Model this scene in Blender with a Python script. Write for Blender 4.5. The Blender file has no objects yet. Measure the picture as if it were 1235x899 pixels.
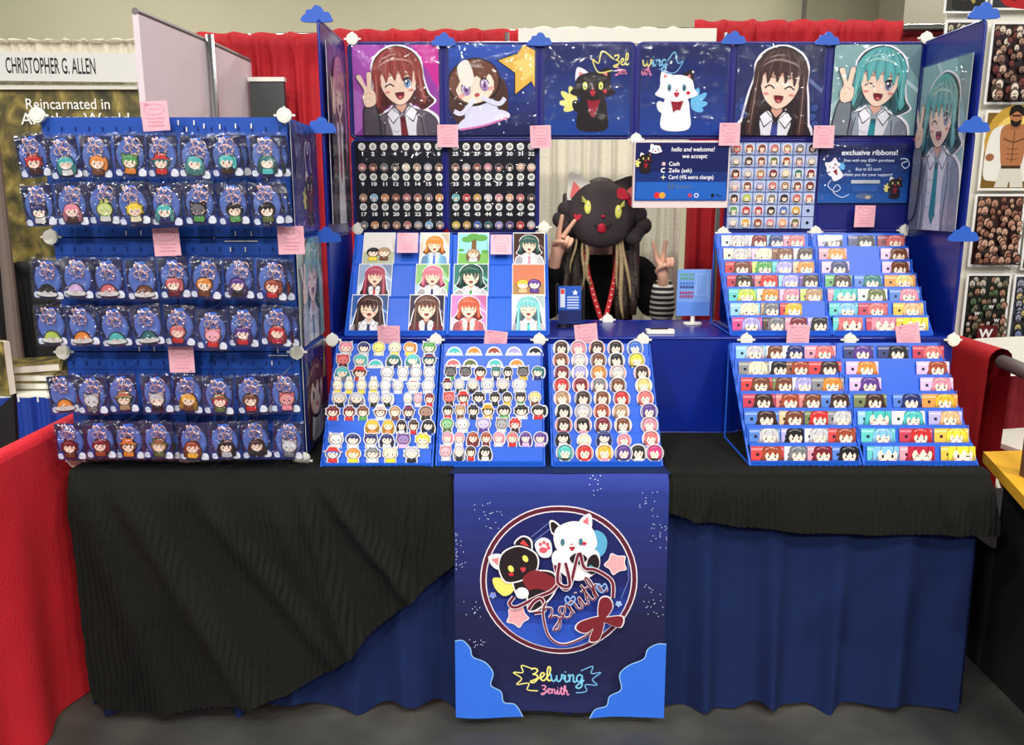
import bpy, bmesh, math, random
from mathutils import Vector, Matrix, noise
# ---------------------------------------------------------------- camera, world, lights, exposure
SC = bpy.context.scene
C = SC.collection
F, PITCH, CH = 1010.3, math.radians(11.69), 1.625
W_PX, H_PX = 1235, 899
cam = bpy.data.cameras.new('camera'); cam.sensor_width = 36; cam.lens = F / W_PX * 36; cam.clip_end = 100
camo = bpy.data.objects.new('camera', cam); C.objects.link(camo)
camo.location = (0, 0, CH); camo.rotation_euler = (math.pi/2 - PITCH, 0, 0)
SC.camera = camo
SC.view_settings.view_transform = 'Standard'; SC.view_settings.look = 'None'
SC.view_settings.gamma = 1; SC.view_settings.use_curve_mapping = False
SC.view_settings.exposure = -0.3
world = bpy.data.worlds.new('hall_air'); SC.world = world; world.use_nodes = True
world.node_tree.nodes['Background'].inputs[0].default_value = (1.0, .97, .92, 1)
world.node_tree.nodes['Background'].inputs[1].default_value = 0.27
def area(loc, size, power, color=(1, .96, .9), rot=(0, 0, 0)):
    l = bpy.data.lights.new('hall_light', 'AREA'); l.shape = 'DISK'; l.size = size; l.energy = power; l.color = color
    o = bpy.data.objects.new('hall_light', l); C.objects.link(o); o.location = loc; o.rotation_euler = rot
for x, y, p in [(-4, -2, 260), (0, -2.5, 330), (4, -2, 260), (-5.5, -7, 720), (0, -7.5, 800), (5.5, -7, 720), (-2.2, .6, 110), (2.2, .6, 110), (-5, 4.5, 130), (0, 6, 130), (5, 4.5, 130), (-6, 10, 440), (0, 10, 380), (6, 10, 380)]:
    area((x, y, 6.5), .9, p)
R = math.radians
UP0 = Matrix.Rotation(math.pi/2, 4, 'X')
T, SH = .80, 1.15                      # table top, shelf top
SP, SZ = .36, .35                      # panel pitch
YF, YB = 2.89, 3.31                    # shelf front and back planes
XS, XB = .455, .4645
rnd = random.Random(7)
# ---------------------------------------------------------------- geometry of the view
ct, st = math.cos(PITCH), math.sin(PITCH)
def ray(x, y):
    u = (x - 617.5) / F; v = (449.5 - y) / F
    return Vector((u, ct + v*st, -st + v*ct))
def at(x, y, Y): r = ray(x, y); k = Y / r.y; return Vector((r.x*k, Y, CH + r.z*k))
def atz(x, y, z): r = ray(x, y); k = (z - CH) / r.z; return Vector((r.x*k, r.y*k, z))
def pxX(px, Y, z): return (px - 617.5) / F * (Y*ct - (z - CH)*st)
# ---------------------------------------------------------------- colour and materials
def lin(c):
    return tuple(((v/255)/12.92 if v/255 <= .04045 else ((v/255 + .055)/1.055)**2.4) for v in c)
def new_mat(name):
    m = bpy.data.materials.new(name); m.use_nodes = True
    return m, m.node_tree.nodes, m.node_tree.links, m.node_tree.nodes['Principled BSDF']
def mat(name, col, rough=.5, metal=0, bump=0, bscale=60, var=0, vscale=6, coat=0, spec=.5, sheen=0):
    m, n, l, b = new_mat(name)
    b.inputs['Base Color'].default_value = (*lin(col), 1); b.inputs['Roughness'].default_value = rough
    b.inputs['Metallic'].default_value = metal; b.inputs['Coat Weight'].default_value = coat
    b.inputs['Specular IOR Level'].default_value = spec; b.inputs['Sheen Weight'].default_value = sheen
    tc = n.new('ShaderNodeTexCoord')
    if var:
        t = n.new('ShaderNodeTexNoise'); t.inputs['Scale'].default_value = vscale; t.inputs['Detail'].default_value = 6
        r = n.new('ShaderNodeMixRGB'); r.inputs[1].default_value = (*lin([max(0, v*(1-var)) for v in col]), 1)
        r.inputs[2].default_value = (*lin([min(255, v*(1+var)) for v in col]), 1)
        l.new(tc.outputs['Object'], t.inputs['Vector']); l.new(t.outputs['Fac'], r.inputs[0]); l.new(r.outputs[0], b.inputs['Base Color'])
    if bump:
        t = n.new('ShaderNodeTexNoise'); t.inputs['Scale'].default_value = bscale; t.inputs['Detail'].default_value = 5
        u = n.new('ShaderNodeBump'); u.inputs['Strength'].default_value = bump; u.inputs['Distance'].default_value = .01
        l.new(tc.outputs['Object'], t.inputs['Vector']); l.new(t.outputs['Fac'], u.inputs['Height']); l.new(u.outputs[0], b.inputs['Normal'])
    return m
def print_mat(name, rough, coat=0):
    m, n, l, b = new_mat(name)
    a = n.new('ShaderNodeAttribute'); a.attribute_name = 'ink'; l.new(a.outputs['Color'], b.inputs['Base Color'])
    b.inputs['Roughness'].default_value = rough; b.inputs['Coat Weight'].default_value = coat
    b.inputs['Specular IOR Level'].default_value = .35
    return m
def film_mat(name, fac, rough, bump, scale, top=.75):
    m, n, l, b = new_mat(name); n.remove(b)
    tr = n.new('ShaderNodeBsdfTransparent'); tr.inputs[0].default_value = (.96, .97, 1, 1)
    g = n.new('ShaderNodeBsdfGlossy'); g.inputs['Roughness'].default_value = rough
    lw = n.new('ShaderNodeLayerWeight'); lw.inputs['Blend'].default_value = .35
    mr = n.new('ShaderNodeMapRange'); mr.inputs['To Min'].default_value = fac; mr.inputs['To Max'].default_value = top
    mx = n.new('ShaderNodeMixShader'); tc = n.new('ShaderNodeTexCoord')
    t = n.new('ShaderNodeTexNoise'); t.inputs['Scale'].default_value = scale; t.inputs['Detail'].default_value = 2; t.inputs['Distortion'].default_value = 1.2
    u = n.new('ShaderNodeBump'); u.inputs['Strength'].default_value = bump; u.inputs['Distance'].default_value = .02
    l.new(tc.outputs['Object'], t.inputs['Vector']); l.new(t.outputs['Fac'], u.inputs['Height'])
    l.new(u.outputs[0], g.inputs['Normal']); l.new(u.outputs[0], lw.inputs['Normal'])
    l.new(lw.outputs['Facing'], mr.inputs['Value']); l.new(mr.outputs[0], mx.inputs[0])
    l.new(tr.outputs[0], mx.inputs[1]); l.new(g.outputs[0], mx.inputs[2])
    l.new(mx.outputs[0], n['Material Output'].inputs['Surface'])
    return m
M = dict(
    print=print_mat('printed_card', .5), gloss=print_mat('glossy_print', .28, .25), cloth_print=print_mat('printed_cloth', .85),
    rack=mat('bright_blue_plastic', (30, 92, 208), .35), panel=mat('blue_plastic_panel', (5, 31, 128), .3, var=.08, vscale=3, coat=.1),
    tower=mat('tower_blue_plastic', (18, 66, 176), .4), navy=mat('navy_plastic', (22, 30, 110), .35), frame=mat('dark_blue_frame', (26, 30, 120), .35),
    cloud=mat('cloud_blue_plastic', (34, 88, 190), .45), white=mat('white_plastic', (236, 234, 222), .4), steel=mat('steel', (190, 190, 190), .25, 1),
    rose=mat('rose_gold_metal', (250, 206, 196), .3, .85), film=film_mat('clear_bag_film', .05, .1, 1.0, 30, .6), sleeve=film_mat('clear_sleeve_film', .03, .07, .9, 13, .3),
    acrylic=film_mat('clear_acrylic', .08, .05, 0, 5),
    brightred=mat('bright_red_drape_cloth', (212, 30, 44), .75, bump=.25, bscale=120, var=.08),
    red=mat('red_drape_cloth', (180, 18, 32), .75, bump=.25, bscale=120, var=.12), dkred=mat('dark_red_cloth', (140, 24, 38), .8, bump=.2, bscale=120),
    wdrape=mat('white_drape_cloth', (226, 220, 200), .85, bump=.4, bscale=90, var=.05), skirt=mat('blue_skirt_cloth', (19, 35, 78), .9, bump=.15, bscale=200, var=.08, spec=.2),
    black=mat('black_crinkle_cloth', (25, 26, 23), .95, bump=.5, bscale=160, spec=.15), blk=mat('matte_black', (14, 14, 15), .8),
    yellow=mat('yellow_tablecloth', (214, 160, 24), .7, bump=.2), brown=mat('brown_wood', (92, 60, 42), .6, var=.2), grey=mat('grey_metal', (120, 114, 112), .5),
    pinkboard=mat('pale_pink_board', (226, 212, 216), .6, var=.02), skin=mat('skin', (222, 172, 146), .55), cardigan=mat('fuzzy_black_knit', (16, 15, 15), 1, bump=1, bscale=90, spec=.1),
    hair=mat('dark_brown_hair', (46, 30, 24), .5, bump=.6, bscale=80), blond=mat('blond_streak_hair', (158, 138, 100), .5, bump=.6, bscale=80),
    maskfur=mat('charcoal_plush', (62, 52, 54), .9), page=mat('clear_page_backing', (150, 170, 215), .4), cream=mat('cream_paint', (236, 228, 200), .7), denim=mat('dark_trousers', (30, 34, 48), .9),
)
def stripes_mat():
    m, n, l, b = new_mat('striped_knit'); tc = n.new('ShaderNodeTexCoord'); w = n.new('ShaderNodeTexWave'); w.bands_direction = 'Z'
    w.inputs['Scale'].default_value = 13; r = n.new('ShaderNodeValToRGB'); r.color_ramp.interpolation = 'CONSTANT'
    r.color_ramp.elements[0].color = (.012, .012, .012, 1); r.color_ramp.elements[1].position = .58; r.color_ramp.elements[1].color = (.62, .6, .56, 1)
    l.new(tc.outputs['Object'], w.inputs['Vector']); l.new(w.outputs['Fac'], r.inputs[0]); l.new(r.outputs[0], b.inputs['Base Color']); b.inputs['Roughness'].default_value = .95
    return m
M['stripes'] = stripes_mat()
def ramp_mat(name, cols, scale, rough=.8, detail=6, dist=0):
    m, n, l, b = new_mat(name); tc = n.new('ShaderNodeTexCoord'); t = n.new('ShaderNodeTexNoise'); t.inputs['Scale'].default_value = scale
    t.inputs['Detail'].default_value = detail; t.inputs['Distortion'].default_value = dist; r = n.new('ShaderNodeValToRGB')
    while len(r.color_ramp.elements) < len(cols): r.color_ramp.elements.new(.5)
    for e, (p, c) in zip(r.color_ramp.elements, cols): e.position = p; e.color = (*lin(c), 1)
    l.new(tc.outputs['Object'], t.inputs['Vector']); l.new(t.outputs['Fac'], r.inputs[0]); l.new(r.outputs[0], b.inputs['Base Color']); b.inputs['Roughness'].default_value = rough
    return m
M['floor'] = ramp_mat('worn_concrete', [(.3, (40, 41, 40)), (.5, (62, 63, 60)), (.7, (88, 88, 82))], 2.2, .55)
M['wall'] = ramp_mat('tan_hall_wall', [(.3, (184, 180, 152)), (.7, (190, 186, 158))], 1, .9)
M['pillar'] = mat('grey_tan_pillar', (134, 128, 114), .9)
M['forest'] = ramp_mat('forest_print', [(.3, (38, 36, 22)), (.45, (84, 78, 42)), (.58, (140, 124, 62)), (.72, (206, 190, 110))], 9, .5, 8, .6)
# ---------------------------------------------------------------- mesh builder
class MB:
    def __init__(s): s.v = []; s.f = []
    def add(s, vs, fs):
        k = len(s.v); s.v += [tuple(v) for v in vs]; s.f += [tuple(i + k for i in f) for f in fs]; return s
    def box(s, c, d, m=None):
        x, y, z = d[0]/2, d[1]/2, d[2]/2
        vs = [Vector((a*x, b*y, e*z)) for a in (-1, 1) for b in (-1, 1) for e in (-1, 1)]
        if m is not None: vs = [m @ v for v in vs]
        vs = [v + Vector(c) for v in vs]
        return s.add(vs, [(0, 1, 3, 2), (4, 6, 7, 5), (0, 4, 5, 1), (2, 3, 7, 6), (0, 2, 6, 4), (1, 5, 7, 3)])
    def prism(s, pts, z0, z1, m=None):
        n = len(pts); vs = [Vector((p[0], p[1], z0)) for p in pts] + [Vector((p[0], p[1], z1)) for p in pts]
        if m is not None: vs = [m @ v for v in vs]
        return s.add(vs, [tuple(range(n-1, -1, -1)), tuple(range(n, 2*n))] + [(i, (i+1) % n, (i+1) % n + n, i + n) for i in range(n)])
    def tube(s, path, r, n=8, close=False, cap=True):
        P = [Vector(p) for p in path]; rr = r if hasattr(r, '__len__') else [r]*len(P); rings = []
        up = None
        for i, p in enumerate(P):
            if close: t = P[(i+1) % len(P)] - P[i-1]
            else: t = P[min(i+1, len(P)-1)] - P[max(i-1, 0)]
            t.normalize()
            if up is None: up = Vector((0, 0, 1)) if abs(t.z) < .9 else Vector((1, 0, 0))
            a = t.cross(up); a.normalize(); b = a.cross(t); up = b
            rings.append([p + (a*math.cos(2*math.pi*j/n) + b*math.sin(2*math.pi*j/n))*rr[i] for j in range(n)])
        vs = [v for g in rings for v in g]; fs = []
        L = len(P)
        for i in range(L if close else L-1):
            k = (i+1) % L
            for j in range(n): fs.append((i*n+j, i*n+(j+1) % n, k*n+(j+1) % n, k*n+j))
        if cap and not close: fs += [tuple(range(n-1, -1, -1)), tuple(range((L-1)*n, L*n))]
        return s.add(vs, fs)
    def ellipsoid(s, c, r, n=16, k=10, m=None):
        vs = []; fs = []
        for i in range(k+1):
            a = math.pi*i/k
            for j in range(n):
                b = 2*math.pi*j/n; v = Vector((r[0]*math.sin(a)*math.cos(b), r[1]*math.sin(a)*math.sin(b), r[2]*math.cos(a)))
                if m is not None: v = m @ v
                vs.append(v + Vector(c))
        for i in range(k):
            for j in range(n): fs.append((i*n+j, (i+1)*n+j, (i+1)*n+(j+1) % n, i*n+(j+1) % n))
        return s.add(vs, fs)
    def grid(s, fn, nu, nv):
        vs = [fn(i/nu, j/nv) for j in range(nv+1) for i in range(nu+1)]; w = nu+1
        return s.add(vs, [(j*w+i, j*w+i+1, (j+1)*w+i+1, (j+1)*w+i) for j in range(nv) for i in range(nu)])
    def build(s, name, m, parent=None, smooth=False):
        me = bpy.data.meshes.new(name); me.from_pydata(s.v, [], s.f); me.update()
        me.materials.append(m)
        if smooth:
            me.polygons.foreach_set('use_smooth', [True]*len(me.polygons))
        o = bpy.data.objects.new(name, me); C.objects.link(o)
        if parent: o.parent = parent
        return o
def rrect(w, h, r, n=4, cx=0, cy=0):
    pts = []
    for sx, sy, a in ((1, 1, 0), (-1, 1, 90), (-1, -1, 180), (1, -1, 270)):
        for i in range(n+1):
            t = R(a + 90*i/n); pts.append((cx + sx*(w/2-r) + r*math.cos(t), cy + sy*(h/2-r) + r*math.sin(t)))
    return pts
def ell(cx, cy, rx, ry, n=20, rot=0):
    c, s = math.cos(rot), math.sin(rot)
    return [(cx + c*rx*math.cos(2*math.pi*i/n) - s*ry*math.sin(2*math.pi*i/n), cy + s*rx*math.cos(2*math.pi*i/n) + c*ry*math.sin(2*math.pi*i/n)) for i in range(n)]
def smooth(P, k=5, close=True):
    out = []; n = len(P)
    rng = range(n) if close else range(n-1)
    for i in rng:
        if close: p0, p1, p2, p3 = P[i-1], P[i], P[(i+1) % n], P[(i+2) % n]
        else: p0, p1, p2, p3 = P[max(i-1, 0)], P[i], P[i+1], P[min(i+2, n-1)]
        for j in range(k):
            t = j/k; t2 = t*t; t3 = t2*t
            out.append(tuple(.5*(2*p1[d] + (p2[d]-p0[d])*t + (2*p0[d]-5*p1[d]+4*p2[d]-p3[d])*t2 + (3*p1[d]-p0[d]-3*p2[d]+p3[d])*t3) for d in range(2)))
    if not close: out.append(tuple(P[-1][:2]))
    return out
# ---------------------------------------------------------------- flat printed art, each ink layer a hair above the last
_txt = {}
def text_mesh(s, shear=0, bold=0):
    key = (s, shear, bold)
    if key not in _txt:
        cu = bpy.data.curves.new('t', 'FONT'); cu.body = s; cu.size = 1; cu.shear = shear; cu.offset = bold; cu.resolution_u = 3
        o = bpy.data.objects.new('t', cu); me = bpy.data.meshes.new_from_object(o)
        vs = [tuple(v.co) for v in me.vertices]; fs = [tuple(p.vertices) for p in me.polygons]
        bpy.data.objects.remove(o); bpy.data.meshes.remove(me); bpy.data.curves.remove(cu)
        w = max([v[0] for v in vs], default=0); _txt[key] = (vs, fs, w)
    return _txt[key]
def clip_poly(P, b):
    for ax, lim, sg in ((0, b[0], 1), (0, b[2], -1), (1, b[1], 1), (1, b[3], -1)):
        out = []
        for i in range(len(P)):
            p, q = P[i-1], P[i]; dp, dq = (p[ax]-lim)*sg, (q[ax]-lim)*sg
            if (dp >= 0) != (dq >= 0): t = dp/(dp-dq); out.append((p[0]+(q[0]-p[0])*t, p[1]+(q[1]-p[1])*t))
            if dq >= 0: out.append(q)
        P = out
        if len(P) < 3: return []
    return P
class Canvas:
    def __init__(s, dz=.00012): s.v = []; s.f = []; s.c = []; s.z = 0; s.dz = dz; s.stack = [(1, 0, 0, 1, 0)]; s.clip = None
    # affine: scale, ox, oy, xs, rot
    def tf(s, p):
        k, ox, oy, xs, ro = s.stack[-1]
        x, y = p[0]*k*xs, p[1]*k
        c, q = math.cos(ro), math.sin(ro)
        return (ox + c*x - q*y, oy + q*x + c*y)
    def push(s, k, ox, oy, xs=1, rot=0):
        o = s.tf((ox, oy)); K, _, _, X, r0 = s.stack[-1]; s.stack.append((K*k, o[0], o[1], X*xs, r0+rot)); return s
    def pop(s): s.stack.pop(); return s
    def poly(s, pts, col, up=True):
        if up: s.z += s.dz
        q = [s.tf(p) for p in pts]; k = len(s.v)
        if s.clip:
            q = clip_poly(q, s.clip)
            if len(q) < 3: return s
        if sum(q[i-1][0]*q[i][1]-q[i][0]*q[i-1][1] for i in range(len(q))) < 0: q.reverse()
        s.v += [(x, y, s.z) for x, y in q]; s.f.append(tuple(range(k, k+len(q)))); s.c += [lin(col)]*len(q); return s
    def rect(s, x0, y0, x1, y1, col, up=True): return s.poly([(x0, y0), (x1, y0), (x1, y1), (x0, y1)], col, up)
    def ell(s, cx, cy, rx, ry, col, rot=0, n=18, up=True): return s.poly(ell(cx, cy, rx, ry, n, rot), col, up)
    def blob(s, pts, col, k=5, up=True): return s.poly(smooth(pts, k), col, up)
    def stroke(s, pts, w, col, sm=True, close=False, taper=False):
        s.z += s.dz
        if sm: pts = smooth(pts, 6, close)
        n = len(pts); A = []
        for i, p in enumerate(pts):
            a = pts[i-1] if (close or i > 0) else pts[i]; b = pts[(i+1) % n] if (close or i < n-1) else pts[i]
            dx, dy = b[0]-a[0], b[1]-a[1]; L = math.hypot(dx, dy) or 1
            ww = w/2 * ((1-abs(2*i/(n-1)-1)**3) if taper else 1)
            A.append(((p[0]-dy/L*ww, p[1]+dx/L*ww), (p[0]+dy/L*ww, p[1]-dx/L*ww)))
        if s.clip:
            T_ = [(s.tf(l), s.tf(r)) for l, r in A]; b = s.clip
            if any(not (b[0] <= p[0] <= b[2] and b[1] <= p[1] <= b[3]) for t in T_ for p in t):
                for i in range(n if close else n-1):
                    j = (i+1) % n; q = clip_poly([T_[i][1], T_[j][1], T_[j][0], T_[i][0]], b)
                    if len(q) > 2: k = len(s.v); s.v += [(x, y, s.z) for x, y in q]; s.c += [lin(col)]*len(q); s.f.append(tuple(range(k, k+len(q))))
                return s
        k = len(s.v)
        for l, r in A:
            for q in (l, r): x, y = s.tf(q); s.v.append((x, y, s.z)); s.c.append(lin(col))
        for i in range(n if close else n-1):
            j = (i+1) % n; s.f.append((k+2*i+1, k+2*j+1, k+2*j, k+2*i))
        return s
    def text(s, t, x, y, h, col, xs=1, align='l', shear=0, bold=0, rot=0):
        vs, fs, w = text_mesh(t, shear, bold); s.z += s.dz
        sc = h/.72; off = {'l': 0, 'c': -w*sc*xs/2, 'r': -w*sc*xs}[align]; k = len(s.v); c, q = math.cos(rot), math.sin(rot)
        for v in vs:
            a, b = v[0]*sc*xs + off, v[1]*sc
            X, Y = s.tf((x + c*a - q*b, y + q*a + c*b)); s.v.append((X, Y, s.z)); s.c.append(lin(col))
        s.f += [tuple(i+k for i in f) for f in fs]; return s
    def slab(s, pts, t, col):                       # solid backing t thick, its front face at z
        s.z += s.dz; q = [s.tf(p) for p in pts]; n = len(q)
        if sum(q[i-1][0]*q[i][1]-q[i][0]*q[i-1][1] for i in range(n)) < 0: q.reverse()
        k = len(s.v); s.v += [(x, y, -t) for x, y in q] + [(x, y, s.z) for x, y in q]; s.c += [lin(col)]*(2*n)
        s.f += [tuple(range(k+n-1, k-1, -1)), tuple(range(k+n, k+2*n))] + [(k+i, k+(i+1) % n, k+(i+1) % n+n, k+i+n) for i in range(n)]
        s.z += s.dz; return s
    def build(s, name, m=None, parent=None):
        me = bpy.data.meshes.new(name); me.from_pydata(s.v, [], s.f); me.materials.append(m or M['print'])
        a = me.attributes.new('ink', 'FLOAT_COLOR', 'POINT'); flat = []
        for c in s.c: flat += [c[0], c[1], c[2], 1]
        a.data.foreach_set('color', flat); me.update()
        o = bpy.data.objects.new(name, me); C.objects.link(o)
        if parent: o.parent = parent
        return o
# ---------------------------------------------------------------- naming
def tag(o, label, cat, group=None, kind=None):
    o['label'] = label; o['category'] = cat
    if group: o['group'] = group
    if kind: o['kind'] = kind
    return o
def struct(o): o['kind'] = 'structure'; return o
def thing(name, label, cat, loc=(0, 0, 0), group=None):
    o = bpy.data.objects.new(name, None); C.objects.link(o); o.location = loc; o.empty_display_size = .02
    return tag(o, label, cat, group)
def place(o, loc, tilt=0, yaw=0, roll=0):           # stands a flat piece up, facing the aisle
    o.matrix_local = Matrix.Translation(loc) @ Matrix.Rotation(R(yaw), 4, 'Z') @ Matrix.Rotation(R(90-tilt), 4, 'X') @ Matrix.Rotation(R(roll), 4, 'Z')
    return o
ORD = ['first', 'second', 'third', 'fourth', 'fifth', 'sixth', 'seventh', 'eighth', 'ninth']
ROW = ['top', 'second', 'third', 'fourth', 'fifth', 'sixth', 'seventh', 'eighth', 'ninth']
K = dict(white=(222, 221, 218), cream=(240, 226, 190), yellow=(246, 214, 60), gold=(240, 178, 50), orange=(232, 138, 52), peach=(240, 180, 130), blond=(236, 200, 120),
    red=(206, 44, 46), crimson=(184, 36, 62), maroon=(120, 30, 44), pink=(240, 140, 160), rose=(214, 110, 110), magenta=(216, 50, 120), lilac=(214, 176, 222), lavender=(168, 160, 220),
    purple=(92, 56, 140), navy=(34, 42, 100), blue=(60, 110, 200), sky=(130, 190, 235), teal=(76, 190, 186), darkteal=(30, 110, 110), green=(84, 160, 84), lime=(190, 210, 90), olive=(96, 110, 60),
    brown=(116, 66, 44), darkbrown=(62, 38, 32), tan=(176, 140, 104), auburn=(160, 70, 44), silver=(196, 194, 198), grey=(120, 120, 124), black=(26, 24, 28), skin=(250, 222, 198))
def mixc(a, b, t): return tuple(a[i]*(1-t) + b[i]*t for i in range(3))
# ---------------------------------------------------------------- generic little figures for stickers, charms, buttons
def face(c, cx, cy, s, mood, eye=(50, 34, 40)):
    if mood % 3 == 0:
        for q in (-1, 1): c.ell(cx+q*.17*s, cy, .045*s, .07*s, eye, n=8)
    elif mood % 3 == 1:
        for q in (-1, 1): c.stroke([(cx+(q*.17-.06)*s, cy-.02*s), (cx+q*.17*s, cy+.05*s), (cx+(q*.17+.06)*s, cy-.02*s)], .035*s, eye, sm=False)
    else:
        c.ell(cx-.17*s, cy, .045*s, .07*s, eye, n=8); c.stroke([(cx+.1*s, cy), (cx+.25*s, cy+.01*s)], .04*s, eye, sm=False)
    c.ell(cx, cy-.14*s, .05*s, .035*s, (196, 80, 84), n=8)
    for q in (-1, 1): c.ell(cx+q*.27*s, cy-.09*s, .06*s, .035*s, (246, 170, 160), n=8)
def chibi(c, style, hair, body, border=.075, mood=0, skin=(252, 228, 206), th=.02, edge=(216, 216, 218)):
    """unit figure, base at y=0, about 1 wide and 1 tall"""
    b = border; shapes = []; dk = mixc(hair, (10, 5, 15), .35); li = mixc(hair, (255, 255, 255), .3)
    if style == 'dome':
        shapes = [('p', smooth([(-.5, .02), (-.46, .2), (-.3, .5), (0, .62), (.3, .5), (.46, .2), (.5, .02), (0, -.03)]))]
    elif style == 'round': shapes = [('e', 0, .5, .5, .5)]
    else:
        shapes = [('e', 0, .6, .42, .36), ('p', smooth([(-.2, .35), (.2, .35), (.3, .05), (.2, 0), (-.2, 0), (-.3, .05)]))]
        if style in ('cat', 'hood'):
            shapes += [('p', [(q*.4, .7), (q*.4, 1.05), (q*.12, .92)]) for q in (-1, 1)]
        if style == 'bunny': shapes += [('e', q*.14, .98, .08, .2) for q in (-1, 1)]
        if style == 'long': shapes += [('p', smooth([(-.4, .6), (.4, .6), (.46, .12), (.3, .05), (-.3, .05), (-.46, .12)]))]
        if style == 'spiky':
            pts = []
            for i in range(16):
                a = math.pi*2*i/16; r = .5 if i % 2 else .37; pts.append((r*math.cos(a), .62 + r*.9*math.sin(a)))
            shapes += [('p', pts)]
        if style == 'side': shapes += [('e', .4, .55, .13, .34)]
        if style == 'hat': shapes += [('p', smooth([(-.55, .72), (0, .68), (.55, .72), (.3, .84), (.22, 1.04), (-.22, 1.04), (-.3, .84)]))]
    def grow(sh):
        if sh[0] == 'e': return ell(sh[1], sh[2], sh[3]+b, sh[4]+b, 18)
        P = sh[1]; cx = sum(p[0] for p in P)/len(P); cy = sum(p[1] for p in P)/len(P); out = []
        for x, y in P:
            L = math.hypot(x-cx, y-cy) or 1; out.append((x + (x-cx)/L*b, y + (y-cy)/L*b))
        return out
    if border:
        for sh in shapes: c.slab(grow(sh), th, edge)
    if style == 'dome':
        c.blob([(-.5, .04), (-.46, .22), (0, .3), (.46, .22), (.5, .04), (0, -.02)], K['white'])
        c.blob([(-.4, .22), (-.28, .48), (0, .6), (.28, .48), (.42, .18), (.2, .28), (.05, .18), (-.12, .3), (-.25, .2)], hair)
        c.push(.7, 0, .12); face(c, 0, .12, .9, 1); c.pop(); return
    if style == 'round':
        c.ell(0, .5, .49, .49, mixc(mixc(body, hair, .4), (255, 255, 255), .42), n=24)
        v_ = [(-.38, .1), (-.3, .3), (-.44, .02)][mood % 3]; c.blob([(-.37, .5), (-.32, .82), (0, .94), (.32, .82), (.38, .5), (.36 + v_[1]*.1, .2), (.3, .12), (-.3, .12), (v_[0], .2)], mixc(hair, (14, 8, 14), .7)); c.blob([(-.35, .5), (-.3, .8), (0, .92), (.3, .8), (.36, .5), (.33, .18), (-.33, .18)], mixc(hair, (14, 8, 14), .25))
        c.blob([(-.26, .56), (-.2, .26), (0, .14), (.2, .26), (.26, .56), (0, .66)], skin)
        fl = -1 if mood % 2 else 1; c.blob([(fl*x, y) for x, y in [(-.34, .3), (-.34, .7), (-.02, .91), (.33, .72), (.33, .34), (.26, .6), (.16, .5), (.1, .66), (-.02, .48), (-.14, .66), (-.24, .46)]], hair); c.stroke([(fl*.02, .88), (fl*.08, .72), (fl*.1, .6)], .02, mixc(hair, (14, 8, 14), .6)); c.stroke([(-fl*.18, .84), (-fl*.24, .66), (-fl*.22, .52)], .02, mixc(hair, (14, 8, 14), .5))
        c.stroke([(-.24, .74), (-.05, .82), (.15, .78)], .05, li)
        c.poly([(-.3, .16), (-.15, .06), (.15, .06), (.3, .16), (0, .2)], body)
        c.push(.8, 0, .1); face(c, 0, .38, .9, mood); c.pop(); return
    if style == 'long': c.blob([(-.42, .6), (.42, .6), (.44, .12), (.3, .06), (0, .2), (-.3, .06), (-.44, .12)], dk)
    if style == 'side': c.ell(.4, .55, .12, .33, hair)
    if style == 'spiky': c.poly([s_ for s_ in shapes[-1][1]], hair)
    if style in ('cat', 'hood'):
        for q in (-1, 1): c.poly([(q*.39, .7), (q*.39, 1.03), (q*.13, .9)], hair); c.poly([(q*.35, .78), (q*.35, .95), (q*.22, .88)], mixc(hair, (250, 150, 150), .6))
    if style == 'bunny':
        for q in (-1, 1): c.ell(q*.14, .98, .075, .19, hair)
    c.blob([(-.19, .38), (.19, .38), (.31, .05), (.18, -.02), (-.18, -.02), (-.31, .05)], mixc(body, (14, 8, 14), .7)); c.blob([(-.17, .38), (.17, .38), (.28, .06), (.16, 0), (-.16, 0), (-.28, .06)], body)
    c.poly([(-.08, .32), (.08, .32), (0, .16)], mixc(body, (255, 255, 255), .6))
    c.ell(0, .615, .43, .37, mixc(hair, (14, 8, 14), .72), n=20); c.ell(0, .62, .4, .34, hair)
    if style in ('cat', 'ball', 'bunny') and min(hair) > 180: c.stroke([(-.36, .5), (-.3, .84), (0, .95), (.3, .84), (.36, .5)], .03, (150, 150, 160))
    if style in ('cat', 'bunny', 'ball'): c.ell(0, .6, .36, .28, mixc(hair, (255, 255, 255), .35) if style != 'hood' else skin)
    else: c.ell(0, .55, .31, .26, skin)
    if style not in ('cat', 'bunny', 'ball'):
        c.poly(smooth([(-.36, .56), (-.34, .8), (0, .96), (.34, .8), (.36, .56), (.26, .68), (.16, .58), (.06, .7), (-.06, .6), (-.18, .7), (-.28, .6)], 3), hair)
        c.stroke([(-.25, .8), (-.05, .87), (.18, .83)], .05, li)
    if style == 'hat':
        c.blob([(-.5, .72), (0, .76), (.5, .72), (.3, .84), (.22, 1.02), (-.22, 1.02), (-.3, .84)], body); c.rect(-.25, .84, .25, .9, (230, 60, 60))
    face(c, 0, .54, .9, mood)
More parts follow.
